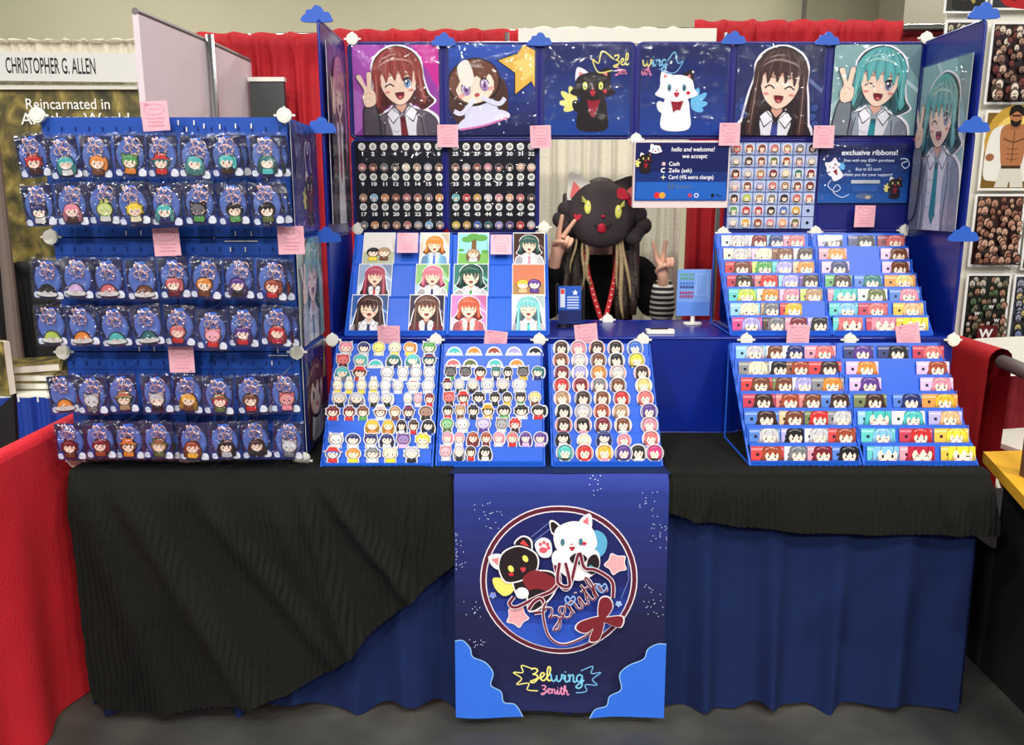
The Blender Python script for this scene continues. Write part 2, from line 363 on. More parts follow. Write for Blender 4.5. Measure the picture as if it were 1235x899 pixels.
# a larger head-and-shoulders picture for prints, in a w x h rectangle
def portrait(c, w, h, bg, hair, cloth, accent, eye, mood=0, tilt=0, longh=False, k=1., cx=.5, cy=.56, outline=True, hand=True, bg2=None, streak=None, nobg=False):
    old = c.clip; o0, o1 = c.tf((0, 0)), c.tf((w, h)); c.clip = (o0[0], o0[1], o1[0], o1[1])
    if not nobg:
        c.rect(0, 0, w, h, bg); bg2 = bg2 or mixc(bg, (255, 255, 255), .25)
        c.poly([(0, h*.35), (w*.55, h*.75), (w*.2, 0), (0, 0)], bg2); c.poly([(w*.7, h), (w, h), (w, h*.6)], mixc(bg, (0, 0, 0), .2))
        c.poly([(w*.3, h), (w*.36, h), (w, h*.52), (w, h*.47)], mixc(bg2, (255, 255, 255), .25))
    s = .43*w*k; dk = mixc(hair, (24, 6, 20), .5); mid = mixc(hair, (24, 6, 20), .22); li = mixc(hair, (255, 240, 226), .42); sk = (246, 214, 190); skd = (222, 166, 146); ink = mixc(hair, (16, 8, 12), .78)
    c.push(s, w*cx, h*cy, 1, R(tilt)); r = random.Random(int(w*9999) + hair[0])
    lo = -1.75 if longh else -.62
    hp = [(-.6, .15), (-.6, .48), (-.4, .76), (0, .9), (.4, .76), (.6, .48), (.62, .1), (.7, -.3), (.84, lo*.8), (.72, lo), (.5, lo-.08), (.3, lo+.1), (-.3, lo+.1), (-.52, lo-.08), (-.74, lo), (-.84, lo*.8), (-.7, -.3)]
    bp = [(-.16, -.5), (.16, -.5), (.3, -.66), (.72, -.84), (.92, -1.3), (1.0, -3.2), (-1.0, -3.2), (-.92, -1.3), (-.72, -.84), (-.3, -.66)]
    if outline:
        c.poly([(x*1.1, y*1.05+.01) for x, y in smooth(hp)], (246, 240, 246)); c.poly([(x*1.08, y+.07) for x, y in smooth(bp)], (246, 240, 246))
    c.poly([(x*1.03, y*1.02) for x, y in smooth(hp)], ink); c.blob(hp, dk)
    for i in range(9):
        x = -.62 + 1.24*i/8; c.stroke([(x*.8, .1), (x*1.08, -.3), (x*1.2, lo*.75), (x*1.05 + r.uniform(-.05, .05), lo+.02)], .07, mid if i % 2 else mixc(dk, (0, 0, 0), .25), taper=True)
    c.poly([(x*1.02, y+.015) for x, y in smooth(bp)], mixc(cloth, (0, 0, 0), .75)); c.blob(bp, cloth)
    c.blob([(-.92, -1.3), (-.72, -.84), (-.5, -.95), (-.55, -1.6), (-.7, -3.2), (-1.0, -3.2)], mixc(cloth, (20, 10, 40), .3)); c.blob([(.92, -1.3), (.72, -.84), (.56, -.95), (.6, -1.6), (.7, -3.2), (1.0, -3.2)], mixc(cloth, (20, 10, 40), .2))
    c.blob([(-.24, -.6), (-.1, -.7), (0, -1.0), (.1, -.7), (.24, -.6), (.38, -.85), (.3, -1.4), (.36, -3.2), (-.36, -3.2), (-.3, -1.4), (-.38, -.85)], (232, 230, 236))
    c.poly([(-.07, -.9), (.07, -.9), (.13, -1.9), (0, -2.1), (-.13, -1.9)], accent); c.poly([(-.08, -.84), (.08, -.84), (.06, -.96), (-.06, -.96)], mixc(accent, (0, 0, 0), .3))
    for q in (-1, 1):
        c.poly([(q*.05, -.78), (q*.26, -.58), (q*.42, -.74), (q*.26, -1.0)], ink); c.poly([(q*.07, -.78), (q*.26, -.61), (q*.39, -.74), (q*.26, -.96)], (242, 240, 246))
        c.stroke([(q*.46, -.85), (q*.5, -1.3), (q*.44, -1.9), (q*.5, -3)], .02, ink)
    for y in (-1.15, -1.4, -1.7): c.stroke([(-.3, y), (-.2, y-.05), (-.14, y-.02)], .014, (160, 156, 170))
    c.poly([(-.12, -.3), (.12, -.3), (.13, -.6), (0, -.74), (-.13, -.6)], skd)
    fp = [(-.44, .25), (-.44, -.08), (-.27, -.38), (0, -.54), (.27, -.38), (.44, -.08), (.44, .25), (0, .5)]
    c.poly([(x*1.03, y*1.03) for x, y in smooth(fp)], ink); c.blob(fp, sk); c.blob([(-.42, .3), (-.3, .16), (0, .22), (.3, .16), (.42, .3), (0, .5)], skd)
    for q in (-1, 1):
        c.stroke([(q*.14, .17), (q*.26, .2), (q*.36, .15)], .016, ink)
        if mood == 1 or (mood == 2 and q < 0): c.stroke([(q*.24-.12, -.07), (q*.24, .0), (q*.24+.12, -.07)], .035, (50, 24, 34))
        else:
            c.ell(q*.24, -.02, .105, .13, (44, 22, 32)); c.ell(q*.24, -.035, .092, .11, (248, 248, 252)); c.ell(q*.235, -.03, .075, .105, mixc(eye, (10, 10, 30), .45)); c.ell(q*.235, -.06, .06, .07, eye); c.ell(q*.235, -.03, .03, .045, (24, 14, 30)); c.ell(q*.235-.028, .025, .024, .03, (255, 255, 255)); c.ell(q*.235+.03, -.08, .012, .014, (255, 255, 255))
            c.stroke([(q*.24-.12, .05), (q*.24, .115), (q*.24+.12, .05)], .04, (44, 22, 32))
        c.ell(q*.31, -.2, .075, .032, (240, 156, 146))
        for e in (-.03, .0, .03): c.stroke([(q*.31+e-.01, -.22), (q*.31+e+.01, -.18)], .01, (206, 100, 100), sm=False)
    c.stroke([(0, -.16), (.015, -.18)], .014, skd, sm=False)
    c.blob([(-.11, -.24), (.11, -.24), (.08, -.37), (-.04, -.39)], (120, 30, 40)); c.ell(.01, -.35, .05, .03, (226, 110, 110), n=10); c.stroke([(-.12, -.235), (0, -.25), (.12, -.235)], .018, (70, 20, 30))
    fr = [(-.6, -.15), (-.63, .4), (-.36, .76), (0, .88), (.36, .76), (.63, .4), (.6, -.18), (.53, .05), (.42, .3), (.34, .0), (.24, .3), (.12, .05), (.03, .32), (-.08, .08), (-.18, .33), (-.3, .04), (-.38, .3), (-.52, .02)]
    c.poly([(x*1.02, y*1.02-.012) for x, y in smooth(fr, 4)], ink); c.poly(smooth(fr, 4), hair)
    if streak: c.poly(smooth([(-.3, .74), (.02, .84), (.04, .4), (-.08, .15), (-.2, .4), (-.34, .2)], 4), streak)
    for i, x in enumerate((-.5, -.4, -.28, -.16, -.04, .08, .2, .32, .44, .52)):
        c.stroke([(x*.35, .84), (x*.8, .6), (x*1.02, .32 + .06*math.sin(i*2)), (x*1.06, .12 + .1*(i % 2))], .035, mid if i % 2 else mixc(hair, (255, 255, 255), .14), taper=True)
    c.stroke([(-.47, .42), (-.3, .54), (-.1, .59), (.1, .57), (.3, .52), (.44, .42)], .05, li, taper=True); c.stroke([(-.36, .62), (-.1, .7), (.06, .7)], .03, li, taper=True)
    for q in (-1, 1):
        c.poly(smooth([(q*.5, .45), (q*.62, .2), (q*.66, -.3), (q*.7, lo*.7), (q*.6, lo*.95), (q*.52, lo*.6), (q*.5, -.2), (q*.44, .1)], 4), hair); c.stroke([(q*.55, .3), (q*.58, -.2), (q*.61, lo*.7)], .02, li, taper=True); c.stroke([(q*.5, .1), (q*.51, -.2), (q*.55, lo*.6)], .02, ink, taper=True)
    if hand:
        c.blob([(-1.06, -1.9), (-1.02, -.7), (-.86, -.42), (-.62, -.5), (-.6, -1.2), (-.7, -1.9)], mixc(cloth, (0, 0, 0), .75)); c.blob([(-1.03, -1.9), (-.99, -.72), (-.85, -.46), (-.65, -.53), (-.63, -1.2), (-.73, -1.9)], mixc(cloth, (0, 0, 0), .22))
        hh = [(-.9, -.5), (-.96, -.26), (-.9, -.08), (-1.06, .24), (-1.0, .3), (-.93, .26), (-.82, -.02), (-.78, .3), (-.7, .34), (-.66, .26), (-.7, -.06), (-.62, -.2), (-.66, -.46)]
        c.poly([(x+(x+.82)*.07, y*1.04) for x, y in smooth(hh, 4)], ink); c.blob(hh, sk, 4); c.stroke([(-.9, -.2), (-.78, -.16), (-.68, -.22)], .018, skd); c.stroke([(-.86, -.32), (-.76, -.3)], .014, skd)
    c.pop(); c.clip = old
def cat_head(c, fur, ear1, ear2, eye, mouthc=(190, 40, 60), spot=None):
    for q, e in ((-1, ear1), (1, ear2)):
        c.blob([(q*.85, .2), (q*.8, .95), (q*.2, .6)], fur if e is None else e, 4); c.poly([(q*.72, .35), (q*.7, .75), (q*.36, .55)], (240, 130, 130))
    c.blob([(-.95, 0), (-.8, .45), (-.3, .68), (.3, .68), (.8, .45), (.95, 0), (1.15, -.3), (.7, -.5), (0, -.68), (-.7, -.5), (-1.15, -.3)], fur)
    for q in (-1, 1): c.ell(q*.4, .05, .11, .19, eye); c.ell(q*.4, .02, .05, .09, mixc(eye, (0, 0, 0), .5))
    c.ell(0, -.1, .06, .045, (220, 90, 100)); c.blob([(-.15, -.22), (.15, -.22), (0, -.45)], mouthc)
    c.ell(.62, -.22, .1, .09, (200, 40, 60))
def cat(c, fur, eye, wing, wside, ear_other, scarf=(150, 26, 44), belly=None):
    for i, (a, L) in enumerate(((70, 1.0), (40, 1.05), (10, .9), (-20, .7))):
        t = R(a); c.ell(wside*(.85 + .45*L*math.cos(t)), -.9 + .5*L*math.sin(t), .5*L, .17, wing, rot=t if wside > 0 else math.pi - t)
    c.blob([(-.5, -.4), (.5, -.4), (.75, -1.2), (.7, -2.1), (-.7, -2.1), (-.75, -1.2)], fur)
    c.ell(-.8, -.95, .22, .34, fur, rot=.5); c.poly([(-.3, -.6), (.4, -.6), (.1, -1.5), (-.1, -1.4)], scarf)
    if belly: c.ell(.1, -1.5, .3, .4, belly)
    cat_head(c, fur, ear_other if wside < 0 else None, ear_other if wside > 0 else None, eye)
GL = {'z': (.62, [[(0, .9), (.25, 1), (.5, .85), (.35, .6), (.15, .5), (.45, .42), (.5, .12), (.2, -.2), (-.05, -.12), (.3, .05), (.65, .22)]]),
 'e': (.5, [[(0, .15), (.3, .35), (.4, .55), (.25, .65), (.1, .45), (.15, .1), (.35, 0), (.55, .15)]]),
 'l': (.4, [[(0, .15), (.3, .6), (.35, 1.1), (.2, 1.15), (.12, .7), (.15, .15), (.3, 0), (.45, .15)]]),
 'w': (.95, [[(0, .6), (.08, .1), (.25, 0), (.42, .25), (.45, .5), (.48, .1), (.65, 0), (.82, .3), (.85, .6), (.98, .5)]]),
 'i': (.36, [[(0, .2), (.15, .55), (.15, .1), (.3, 0), (.4, .15)], [(.13, .8), (.17, .86)]]),
 'n': (.62, [[(0, .5), (.1, .6), (.12, 0), (.14, .38), (.3, .6), (.42, .5), (.42, .1), (.55, 0), (.66, .15)]]),
 'g': (.6, [[(.45, .5), (.25, .62), (.05, .4), (.1, .1), (.3, .05), (.45, .3), (.47, .55), (.45, -.3), (.2, -.5), (0, -.35), (.3, -.1), (.64, .15)]]),
 't': (.42, [[(0, .2), (.2, .6), (.22, 1.0), (.2, .15), (.35, 0), (.46, .15)], [(0, .7), (.45, .72)]]),
 'h': (.66, [[(0, .2), (.25, .7), (.25, 1.1), (.13, 1.1), (.1, .5), (.1, 0), (.15, .35), (.32, .6), (.45, .45), (.45, .1), (.6, 0), (.7, .15)]])}
def script(c, word, x, y, h, cols, w=.09, rot=0):
    c.push(h, x, y, 1, rot); X = 0
    for i, ch in enumerate(word):
        adv, st_ = GL[ch]; col = cols[min(i, len(cols)-1)]
        for p in st_: c.stroke([(X+a, b) for a, b in p], w, col)
        X += adv
    c.pop(); return X*h
def star5(cx, cy, r, inner=.45, rot=90, n=5):
    return [(cx + (r if i % 2 == 0 else r*inner)*math.cos(R(rot + 180*i/n)), cy + (r if i % 2 == 0 else r*inner)*math.sin(R(rot + 180*i/n))) for i in range(2*n)]
def logo(c, s):     # wings + lettering, about 3 wide
    c.push(s, 0, 0)
    Y, P_, B = (240, 232, 130), (240, 150, 190), (120, 200, 235)
    for q, col in ((-1, Y), (1, (110, 170, 220))):
        c.stroke([(q*1.0, .45), (q*1.5, .62), (q*1.45, .3), (q*1.85, .3), (q*1.5, .02), (q*1.7, -.25), (q*1.2, -.2), (q*1.25, -.5), (q*.8, -.55)], .05, col)
    script(c, 'zelwing', -1.1, -.05, .55, [Y, Y, Y, B, B, B, B], .12)
    script(c, 'zenith', -.65, -.62, .36, [P_], .13)
    c.pop()
def adopt(o, root): o.parent = root; o.location = Vector(o.location) - root.location; return o
# ================================================================= the hall
struct(MB().box((0, 5, -.05), (30, 24, .1)).build('floor', M['floor']))
struct(MB().box((0, 14, 5), (30, .2, 10)).build('wall_back', M['wall']))
struct(MB().box((pxX(972, 13.88, 5), 13.88, 5), (.04, .03, 10)).build('trim_1', M['grey']))
pl = at(1082, 20, 12).x
struct(MB().box((pl + 1.2, 12.2, 4), (2.4, .8, 8)).build('wall_right', M['pillar']))
# ---------------------------------------------------------------- drapes
def drape(name, x0, x1, Y, z0, z1, m, label, cat, folds=9, amp=.035, ruffle=.0, seed=0, group=None):
    rr = random.Random(seed); ph = [rr.uniform(0, 6) for _ in range(4)]; W = x1 - x0
    def fn(u, v):
        z = z0 + (z1 - z0)*v; a = 2*math.pi*folds*u
        g = math.sin(a + ph[0] + .6*math.sin(a*.37 + ph[1])) + .4*math.sin(2.3*a + ph[2]) + .3*math.sin(4.1*a + ph[3])*(1 - v)
        y = Y + amp*g*(.45 + .55*(1 - v))
        if v > .97: y = Y - .03 + .008*math.sin(a*1.3 + ph[3])
        if v > .995: z += .005*math.sin(a*.8 + ph[1])
        return (x0 + W*u + .01*math.sin(a*.7 + v*3), y, z)
    o = MB().grid(fn, int(14*folds), 40).build(name, m, smooth=True)
    sub = o.modifiers.new('thick', 'SOLIDIFY'); sub.thickness = .003
    return tag(o, label, cat, group)
DY = 4.4
def zx(px, py): p = at(px, py, DY); return p
drape('red_drape', zx(236, 50).x, zx(400, 50).x, DY, .03, zx(300, 41).z, M['red'], 'red drape behind the blue keychain tower and the pale divider board', 'drape', 6, seed=1)
drape('red_drape', zx(400, 50).x+.01, zx(629, 50).x, DY, .03, zx(500, 37).z, M['red'], 'red drape peeking over the blue shelf wall, left of the white drape', 'drape', 9, seed=2)
drape('white_drape', zx(629, 50).x+.01, zx(832, 50).x, DY + .01, .03, zx(740, 34).z, M['wdrape'], 'white drape hanging directly behind the person in the booth', 'drape', 8, .03, seed=3)
drape('red_drape', zx(833, 50).x+.01, zx(1085, 50).x, DY, .03, zx(960, 26).z, M['red'], 'red drape behind the right half of the shelf wall', 'drape', 10, seed=4)
drape('red_drape', zx(1085, 50).x+.01, zx(1215, 50).x + .6, DY+.12, .03, zx(1100, 27).z, M['dkred'], 'red drape behind the comic posters on the right', 'drape', 7, seed=5)
tag(MB().tube([(zx(236, 50).x, DY+.05, zx(300, 44).z), (zx(1230, 50).x, DY+.05, zx(1100, 30).z)], .02, 10).build('drape_pipe', M['steel'], smooth=True), 'metal pipe carrying the red and white back drapes', 'pipe')
for px, lb in ((640, 'metal drape pole between the red drape and the white drape'), (1078, 'metal drape pole near the grey pillar on the right')):
    p = zx(px, 40)
    t = thing('drape_pole', lb, 'pole', (p.x, DY+.09, 0))
    MB().tube([(0, 0, 0.01), (0, 0, p.z)], .018, 10).build('pole', M['steel'], t, True); MB().box((0, 0, .005), (.4, .3, .01)).build('base_plate', M['grey'], t)
b0 = at(625, 50, 4.3); b1 = at(862, 40, 4.3)
t = thing('foam_board', 'white board strip showing just above the middle posters', 'board', ((b0.x+b1.x)/2, 4.27, 0))
adopt(MB().box(((b0.x+b1.x)/2, 4.27, (b0.z+b1.z)/2), (b1.x-b0.x, .02, abs(b0.z-b1.z)+.03)).build('board', M['white']), t)
for q in (-1, 1): MB().tube([(q*.53, .02, 0), (q*.53, .02, b1.z)], .012, 8).build('leg', M['steel'], t)
# side rails with low drapes
def side_drape(name, x, y0, y1, z1, label, seed, thick=.035):
    ph = seed
    def fn(u, v):
        y = y0 + (y1 - y0)*u
        a = 2*math.pi*(y1-y0)*3.2*u
        if v > .9:
            t = (v-.9)/.1*math.pi; return (x - thick*math.cos(t) + (.0), y, z1 + thick*math.sin(t))
        k = 1 - v/.9
        return (x - thick - .02*math.sin(a + ph)*k - .01*math.sin(2.7*a)*k - .02*k, y, z1*v/.9 + .004)
    def fb(u, v):
        y = y0 + (y1 - y0)*u; a = 2*math.pi*(y1-y0)*3.2*u; k = 1 - v
        return (x + thick + .02*math.sin(a + ph + 1)*k, y, z1*v + .004)
    return tag(MB().grid(fn, 90, 60).grid(fb, 90, 20).build(name, M['brightred'] if x < 0 else M['red'], smooth=True), label, 'drape')
side_drape('red_side_drape', -1.465, 1.35, 4.3, .893, 'bright red low drape on the side rail left of the table', 1, .03)
side_drape('red_side_drape', 2.08, 3.5, 4.3, .955, 'dark red low drape on the rail right of the booth', 3, .05)
tag(MB().tube([(2.08, 3.49, .95), (2.05, 3.2, .948), (1.95, 2.4, .94)], .03, 12).build('rail_pipe', M['grey'], smooth=True), 'grey side rail pipe sticking out of the dark red drape', 'pipe')
# ---------------------------------------------------------------- left neighbour: header sign, forest poster, books
p0, p1 = at(-40, 62, 4.25), at(166, 97, 4.25)
hd = Canvas(); w, h = p1.x-p0.x, p0.z-p1.z
hd.slab([(0, 0), (w, 0), (w, h), (0, h)], .01, (222, 222, 218))
hd.text('CHRISTOPHER G. ALLEN', pxX(8, 4.25, 2.2)-p0.x, .036, h*.56, (20, 20, 22), .385, bold=.012)
o = tag(hd.build('header_sign'), "white header sign with a person's name in condensed black capitals", 'sign'); place(o, (p0.x, 4.25, p1.z), roll=-.6)
f0 = at(-60, 62, 4.33); f1 = at(167, 50, 4.33)
drape('white_drape', f0.x, f1.x, 4.36, at(80, 106, 4.33).z, f1.z + .01, M['wdrape'], 'short white ruffled drape behind the header sign', 'drape', 14, .012, seed=9)
q0, q1 = at(-60, 420, 4.3), at(167, 106, 4.3)
t = thing('forest_poster', 'forest themed book poster with white title words behind the keychain tower', 'poster', ((q0.x+q1.x)/2, 4.3, q0.z))
MB().box((0, 0, (q1.z-q0.z)/2), (q1.x-q0.x, .015, q1.z-q0.z)).build('poster_board', M['forest'], t)
MB().box((0, -.01, q1.z-q0.z), (q1.x-q0.x, .03, .02)).build('top_rail', M['white'], t)
tc = Canvas(); a0 = at(30, 131.5, 4.28); a1 = at(25, 150, 4.28)
tc.text('Reincarnated in', a0.x, a0.z, .052, (245, 244, 236), .92, bold=.006); tc.text('Another World', a1.x, a1.z, .057, (245, 244, 236), 1.06, bold=.006)
o = tc.build('title_lettering'); o.matrix_world = Matrix.Translation((0, 4.285, 0)) @ Matrix.Rotation(R(90), 4, 'X'); adopt(o, t)
# book table behind left
tz = .78; e0 = atz(-60, 478, tz); e1 = atz(150, 478, tz)
t = thing('book_table', 'white topped table with blue skirt left behind the tower', 'table', (e0.x+.35, e0.y+.35, 0))
MB().box((.045, -.12, tz-.012), (.89, .48, .024)).build('tabletop', M['white'], t)
for sx in (-.35, .45):
    for sy in (-.28, .06): MB().tube([(sx, sy, 0.0), (sx, sy, tz-.03)], .013, 8).build('leg', M['grey'], t)
def fn(u, v):
    a = u*60; return (-.4 + .89*u, -.375 - .012*math.sin(a) - .006*math.sin(a*2.3) - .02*(1-v), .03 + (tz-.03)*v)
MB().grid(fn, 180, 12).build('table_skirt', mat('bright_blue_skirt_cloth', (24, 62, 160), .6), t, True)
def book(loc, dims, rot, label, group=None, upright=False):
    t = thing('book', label, 'book', loc, group); w, d, h = dims
    MB().box((.004, 0, h/2), (w-.008, d-.008, h-.008)).build('page_block', M['white'], t)
    MB().box((0, 0, .002), (w, d, .004)).box((0, 0, h-.002), (w, d, .004)).box((-w/2+.002, 0, h/2), (.004, d, h)).build('cover', M['forest'], t)
    t.rotation_euler = rot; return t
sx = at(50, 460, 3.75); y0 = 3.75
book((sx.x-.02, 3.77, tz+.001), (.24, .17, .036), (0, 0, R(180)), 'closed book with white page edges, bottom of the stack on the left table', 'stacked books')
book((sx.x-.03, 3.77, tz+.038), (.24, .17, .036), (0, 0, R(183)), 'closed book with white page edges, middle of the stack on the left table', 'stacked books')
book((sx.x-.06, 3.78, tz+.076), (.26, .19, .04), (0, 0, R(205)), 'closed book lying askew on top of the stack on the left table', 'stacked books')
bk = at(10, 467, 3.62)
t = book((bk.x-.03, 3.62, tz+.002), (.17, .24, .04), (0, 0, 0), 'upright book with dark green cover at the far left edge'); t.rotation_euler = (R(90), 0, R(-18)); t.location.z = tz + .125
# dark stand and black drape behind the tower
a, b = at(0, 150, 4.2), at(32, 420, 4.2)
tag(MB().tube([(a.x, 4.14, a.z), (b.x-.02, 4.14, b.z), (b.x, 4.14, .02)], [.022, .035, .038], 10).build('slanted_post', mat('dusty_brown_post', (112, 100, 92), .8)), 'dusty brown leaning post at the left edge beside the poster', 'post')
g0 = at(-40, 300, 4.1); g1 = at(66, 300, 4.1)
drape('black_drape', g0.x, g1.x, 4.22, .05, at(30, 318, 4.1).z, M['blk'], 'black cloth hanging low behind the books on the left', 'drape', 4, .02, seed=12)
Yk = 3.02; P = [at(x, y, Yk) for x, y in ((-30, 548), (22, 548), (18, 475), (-30, 521))]
t = thing('black_board', 'black slanted board at the left edge above the red drape', 'board', (P[0].x+.08, Yk, 0))
adopt(MB().prism([(p.x, p.z) for p in P], -.01, .01, UP0).build('panel', M['blk']), t); t.children[0].location.y += Yk
for q in (-.06, .05): MB().tube([(q, .02, 0), (q, .02, P[0].z+.05)], .01, 8).build('leg', M['blk'], t)
# pale divider board
t = thing('divider_board', 'tall pale pink divider board with dark top rail and steel pole', 'board', (-1.47, 3.85, 0))
A = at(163, 17, 3.30); B = at(300, 76, 4.34); m_ = at(247, 52, 3.85)
V = [Vector(A), Vector(at(247, 52, 3.88)), Vector(B)]
for (P, Q) in ((V[0], V[1]), (V[1], V[2])):
    n_ = Vector((Q.y-P.y, -(Q.x-P.x), 0)).normalized()*.012
    vs = [P+n_, Q+n_, Q-n_, P-n_]; lo = [Vector((v.x, v.y, .9)) for v in vs]
    adopt(MB().add([*vs, *lo], [(0, 1, 2, 3), (7, 6, 5, 4), (0, 4, 5, 1), (1, 5, 6, 2), (2, 6, 7, 3), (3, 7, 4, 0)]).build('panel', M['pinkboard']), t)
    adopt(MB().tube([P + Vector((0, 0, .01)), Q + Vector((0, 0, .01))], .014, 8).build('top_rail', M['grey']), t)
adopt(MB().tube([V[1] + Vector((.03, -.02, .03)), Vector((V[1].x+.03, V[1].y-.02, .0))], .018, 10).build('pole', M['steel'], smooth=True), t)
a, b = at(303, 97, 4.3), at(347, 150, 4.3)
t = thing('dark_screen', 'small dark grey board with white top strip against the red drape', 'screen', ((a.x+b.x)/2, 4.28, 1.2))
MB().box((0, 0, (a.z-1.2)/2), (b.x-a.x, .03, a.z-1.2)).build('panel', mat('dark_grey_panel', (62, 66, 66), .5), t); MB().box((0, -.002, a.z-1.2), (b.x-a.x+.01, .04, .02)).build('top_strip', M['white'], t)
MB().tube([(0, .01, -1.19), (0, .01, 0)], .02, 8).build('stand_pole', M['grey'], t)
# ================================================================= comic posters on the right
def crowd(c, w, h, cols, n, seed, dark, size=.1):
    r = random.Random(seed); c.slab([(0, 0), (w, 0), (w, h), (0, h)], .006, (240, 240, 238)); m = .012
    c.rect(m, m, w-m, h-m, dark); rows = int(n**.5*1.25); cols_n = max(3, int(n/rows))
    for j in range(rows):
        for i in range(cols_n):
            x = m + (w-2*m)*(i+.5+r.uniform(-.5, .5))/cols_n; y = m + (h-2*m)*(1-(j+.5+r.uniform(-.45, .45))/rows)
            s = size*w*r.uniform(.7, 1.4); x = min(max(x, m+s*.8), w-m-s*.8); y = min(max(y, m+s), h-m-s*1.1)
            base = r.choice(cols); hd_ = mixc(base, (0, 0, 0), .7)
            c.ell(x, y+s*.22, s*.8, s*.86, hd_, n=9); c.ell(x, y, s*.6, s*.8, base, n=9)
            c.rect(x-s*.34, y+s*.02, x+s*.34, y+s*.16, mixc(base, (0, 0, 0), .55)); c.ell(x, y-s*.45, s*.4, s*.3, mixc(base, (20, 10, 5), .6), n=7)
            if j > rows*.55: c.rect(max(m, x-s*.7), max(m, y-s*1.9), min(w-m, x+s*.7), y-s*.9, mixc(base, (0, 0, 0), r.uniform(.6, .85)))
def cposter(x0, y0, x1, y1, fn, label, Y=4.34, tilt=0):
    ym = (y0+y1)/2; a, b = at(x0, ym, Y), at(x1, ym, Y); w, h = abs(b.x-a.x), at(x0, y0, Y).z-at(x0, y1, Y).z; b.z = at(x0, y1, Y).z
    c = Canvas(); fn(c, w, h); o = tag(c.build('comic_poster', M['gloss']), label, 'poster', 'comic posters on the right wall'); place(o, (a.x, Y, b.z)); return o
def strongman(c, w, h):
    c.slab([(0, 0), (w, 0), (w, h), (0, h)], .006, (240, 238, 232)); c.rect(.012, .012, w-.012, h-.012, (120, 92, 34))
    for r_, cl in ((.5, (196, 156, 60)), (.36, (236, 206, 104)), (.22, (250, 236, 160))): c.ell(w*.5, h*.62, r_*w*.95, r_*h*.9, cl)
    c.push(w, w*.5, h*.04)
    c.blob([(-.44, .2), (-.4, .8), (-.22, .98), (.22, .98), (.4, .8), (.46, .2), (.25, .1), (-.25, .1)], (232, 230, 222))
    c.blob([(-.2, .96), (.2, .96), (.19, .5), (.12, .32), (-.12, .32), (-.19, .5)], (176, 116, 76))
    c.stroke([(0, .9), (0, .4)], .015, (96, 56, 34)); c.stroke([(-.17, .78), (0, .72), (.17, .78)], .02, (96, 56, 34))
    for y in (.46, .54, .62): c.stroke([(-.1, y), (0, y-.012), (.1, y)], .012, (110, 66, 40))
    c.rect(-.16, .3, .16, .35, (70, 50, 30)); c.poly([(-.17, .3), (.17, .3), (.24, .0), (.02, 0), (0, .18), (-.02, 0), (-.24, 0)], (216, 212, 200))
    for q in (-1, 1): c.ell(q*.36, .48, .07, .06, (160, 100, 66))
    c.poly([(-.07, .92), (.07, .92), (.09, 1.02), (-.09, 1.02)], (156, 100, 64)); c.ell(0, 1.12, .1, .135, (176, 116, 76)); c.blob([(-.11, 1.13), (-.1, 1.26), (0, 1.3), (.1, 1.26), (.11, 1.13), (0, 1.2)], (24, 18, 16))
    c.blob([(-.09, 1.07), (0, 1.04), (.09, 1.07), (.05, .97), (-.05, .97)], (30, 20, 16)); c.rect(-.07, 1.12, .07, 1.145, (30, 22, 18)); c.pop()
W_ = [(210, 180, 160), (176, 140, 118), (230, 214, 196), (140, 110, 96)]
def redcape(c, w, h):
    c.slab([(0, 0), (w, 0), (w, h), (0, h)], .006, (240, 240, 238)); c.rect(.01, .01, w-.01, h-.01, (50, 52, 56)); c.blob([(w*.2, .02), (w*.15, h*.5), (w*.5, h*.9), (w*.9, h*.6), (w*.9, .02)], (180, 30, 34)); c.stroke([(w*.3, .04), (w*.45, h*.5), (w*.6, h*.7)], .02, (110, 14, 20))
def darkprint(c, w, h):
    c.slab([(0, 0), (w, 0), (w, h), (0, h)], .006, (240, 240, 238)); c.rect(.01, .01, w-.01, h-.01, (58, 60, 54)); c.blob([(w*.2, .02), (w*.3, h*.4), (w*.5, h*.5), (w*.8, h*.3), (w*.9, .02)], (30, 30, 28)); c.stroke([(w*.4, h*.2), (w*.55, h*.25), (w*.7, h*.15)], .015, (170, 150, 70))
back = Canvas(); a, b = at(1137, 0, 4.37), at(1300, 412, 4.37)
cposter(1142, -70, 1194, 16, darkprint, 'dark grey print at the very top, left of the red one', 4.345)
cposter(1198, -70, 1290, 12, redcape, 'dark print with a big red cape at the top right corner', 4.345)
cposter(1136, 24, 1184, 120, lambda c, w, h: crowd(c, w, h, [(232, 222, 206), (200, 190, 170)], 40, 3, (60, 50, 46), .11), 'pale crowd print half hidden by the top of the blue wing panel', 4.35)
cposter(1192, 26, 1262, 126, lambda c, w, h: crowd(c, w, h, W_+[(120, 60, 60)], 70, 4, (40, 30, 30), .08), 'tall sepia crowd poster at the top right, above the man in a white coat')
cposter(1184, 133, 1258, 230, strongman, 'golden poster of a bare chested bearded man in a white coat')
cposter(1172, 234, 1233, 322, lambda c, w, h: crowd(c, w, h, [(190, 140, 118), (150, 100, 84), (214, 170, 146)], 80, 5, (52, 30, 28), .075), 'reddish brown crowd poster below the man in a white coat')
def wcrowd(c, w, h):
    crowd(c, w, h, [(176, 130, 110), (120, 110, 90), (200, 190, 176), (90, 110, 80)], 60, 6, (30, 34, 26), .08); c.rect(w*.3, .014, w*.75, h*.25, (90, 22, 24)); c.text('W', w*.5, h*.07, h*.13, (240, 240, 240), align='c', bold=.03)
    for x, y in ((.25, .4), (.55, .5), (.7, .3)): c.text('W', w*x, h*y, h*.05, (240, 240, 240), align='c', bold=.03)
cposter(1162, 330, 1216, 412, wcrowd, 'dark crowd poster with white letters W above the white chair')
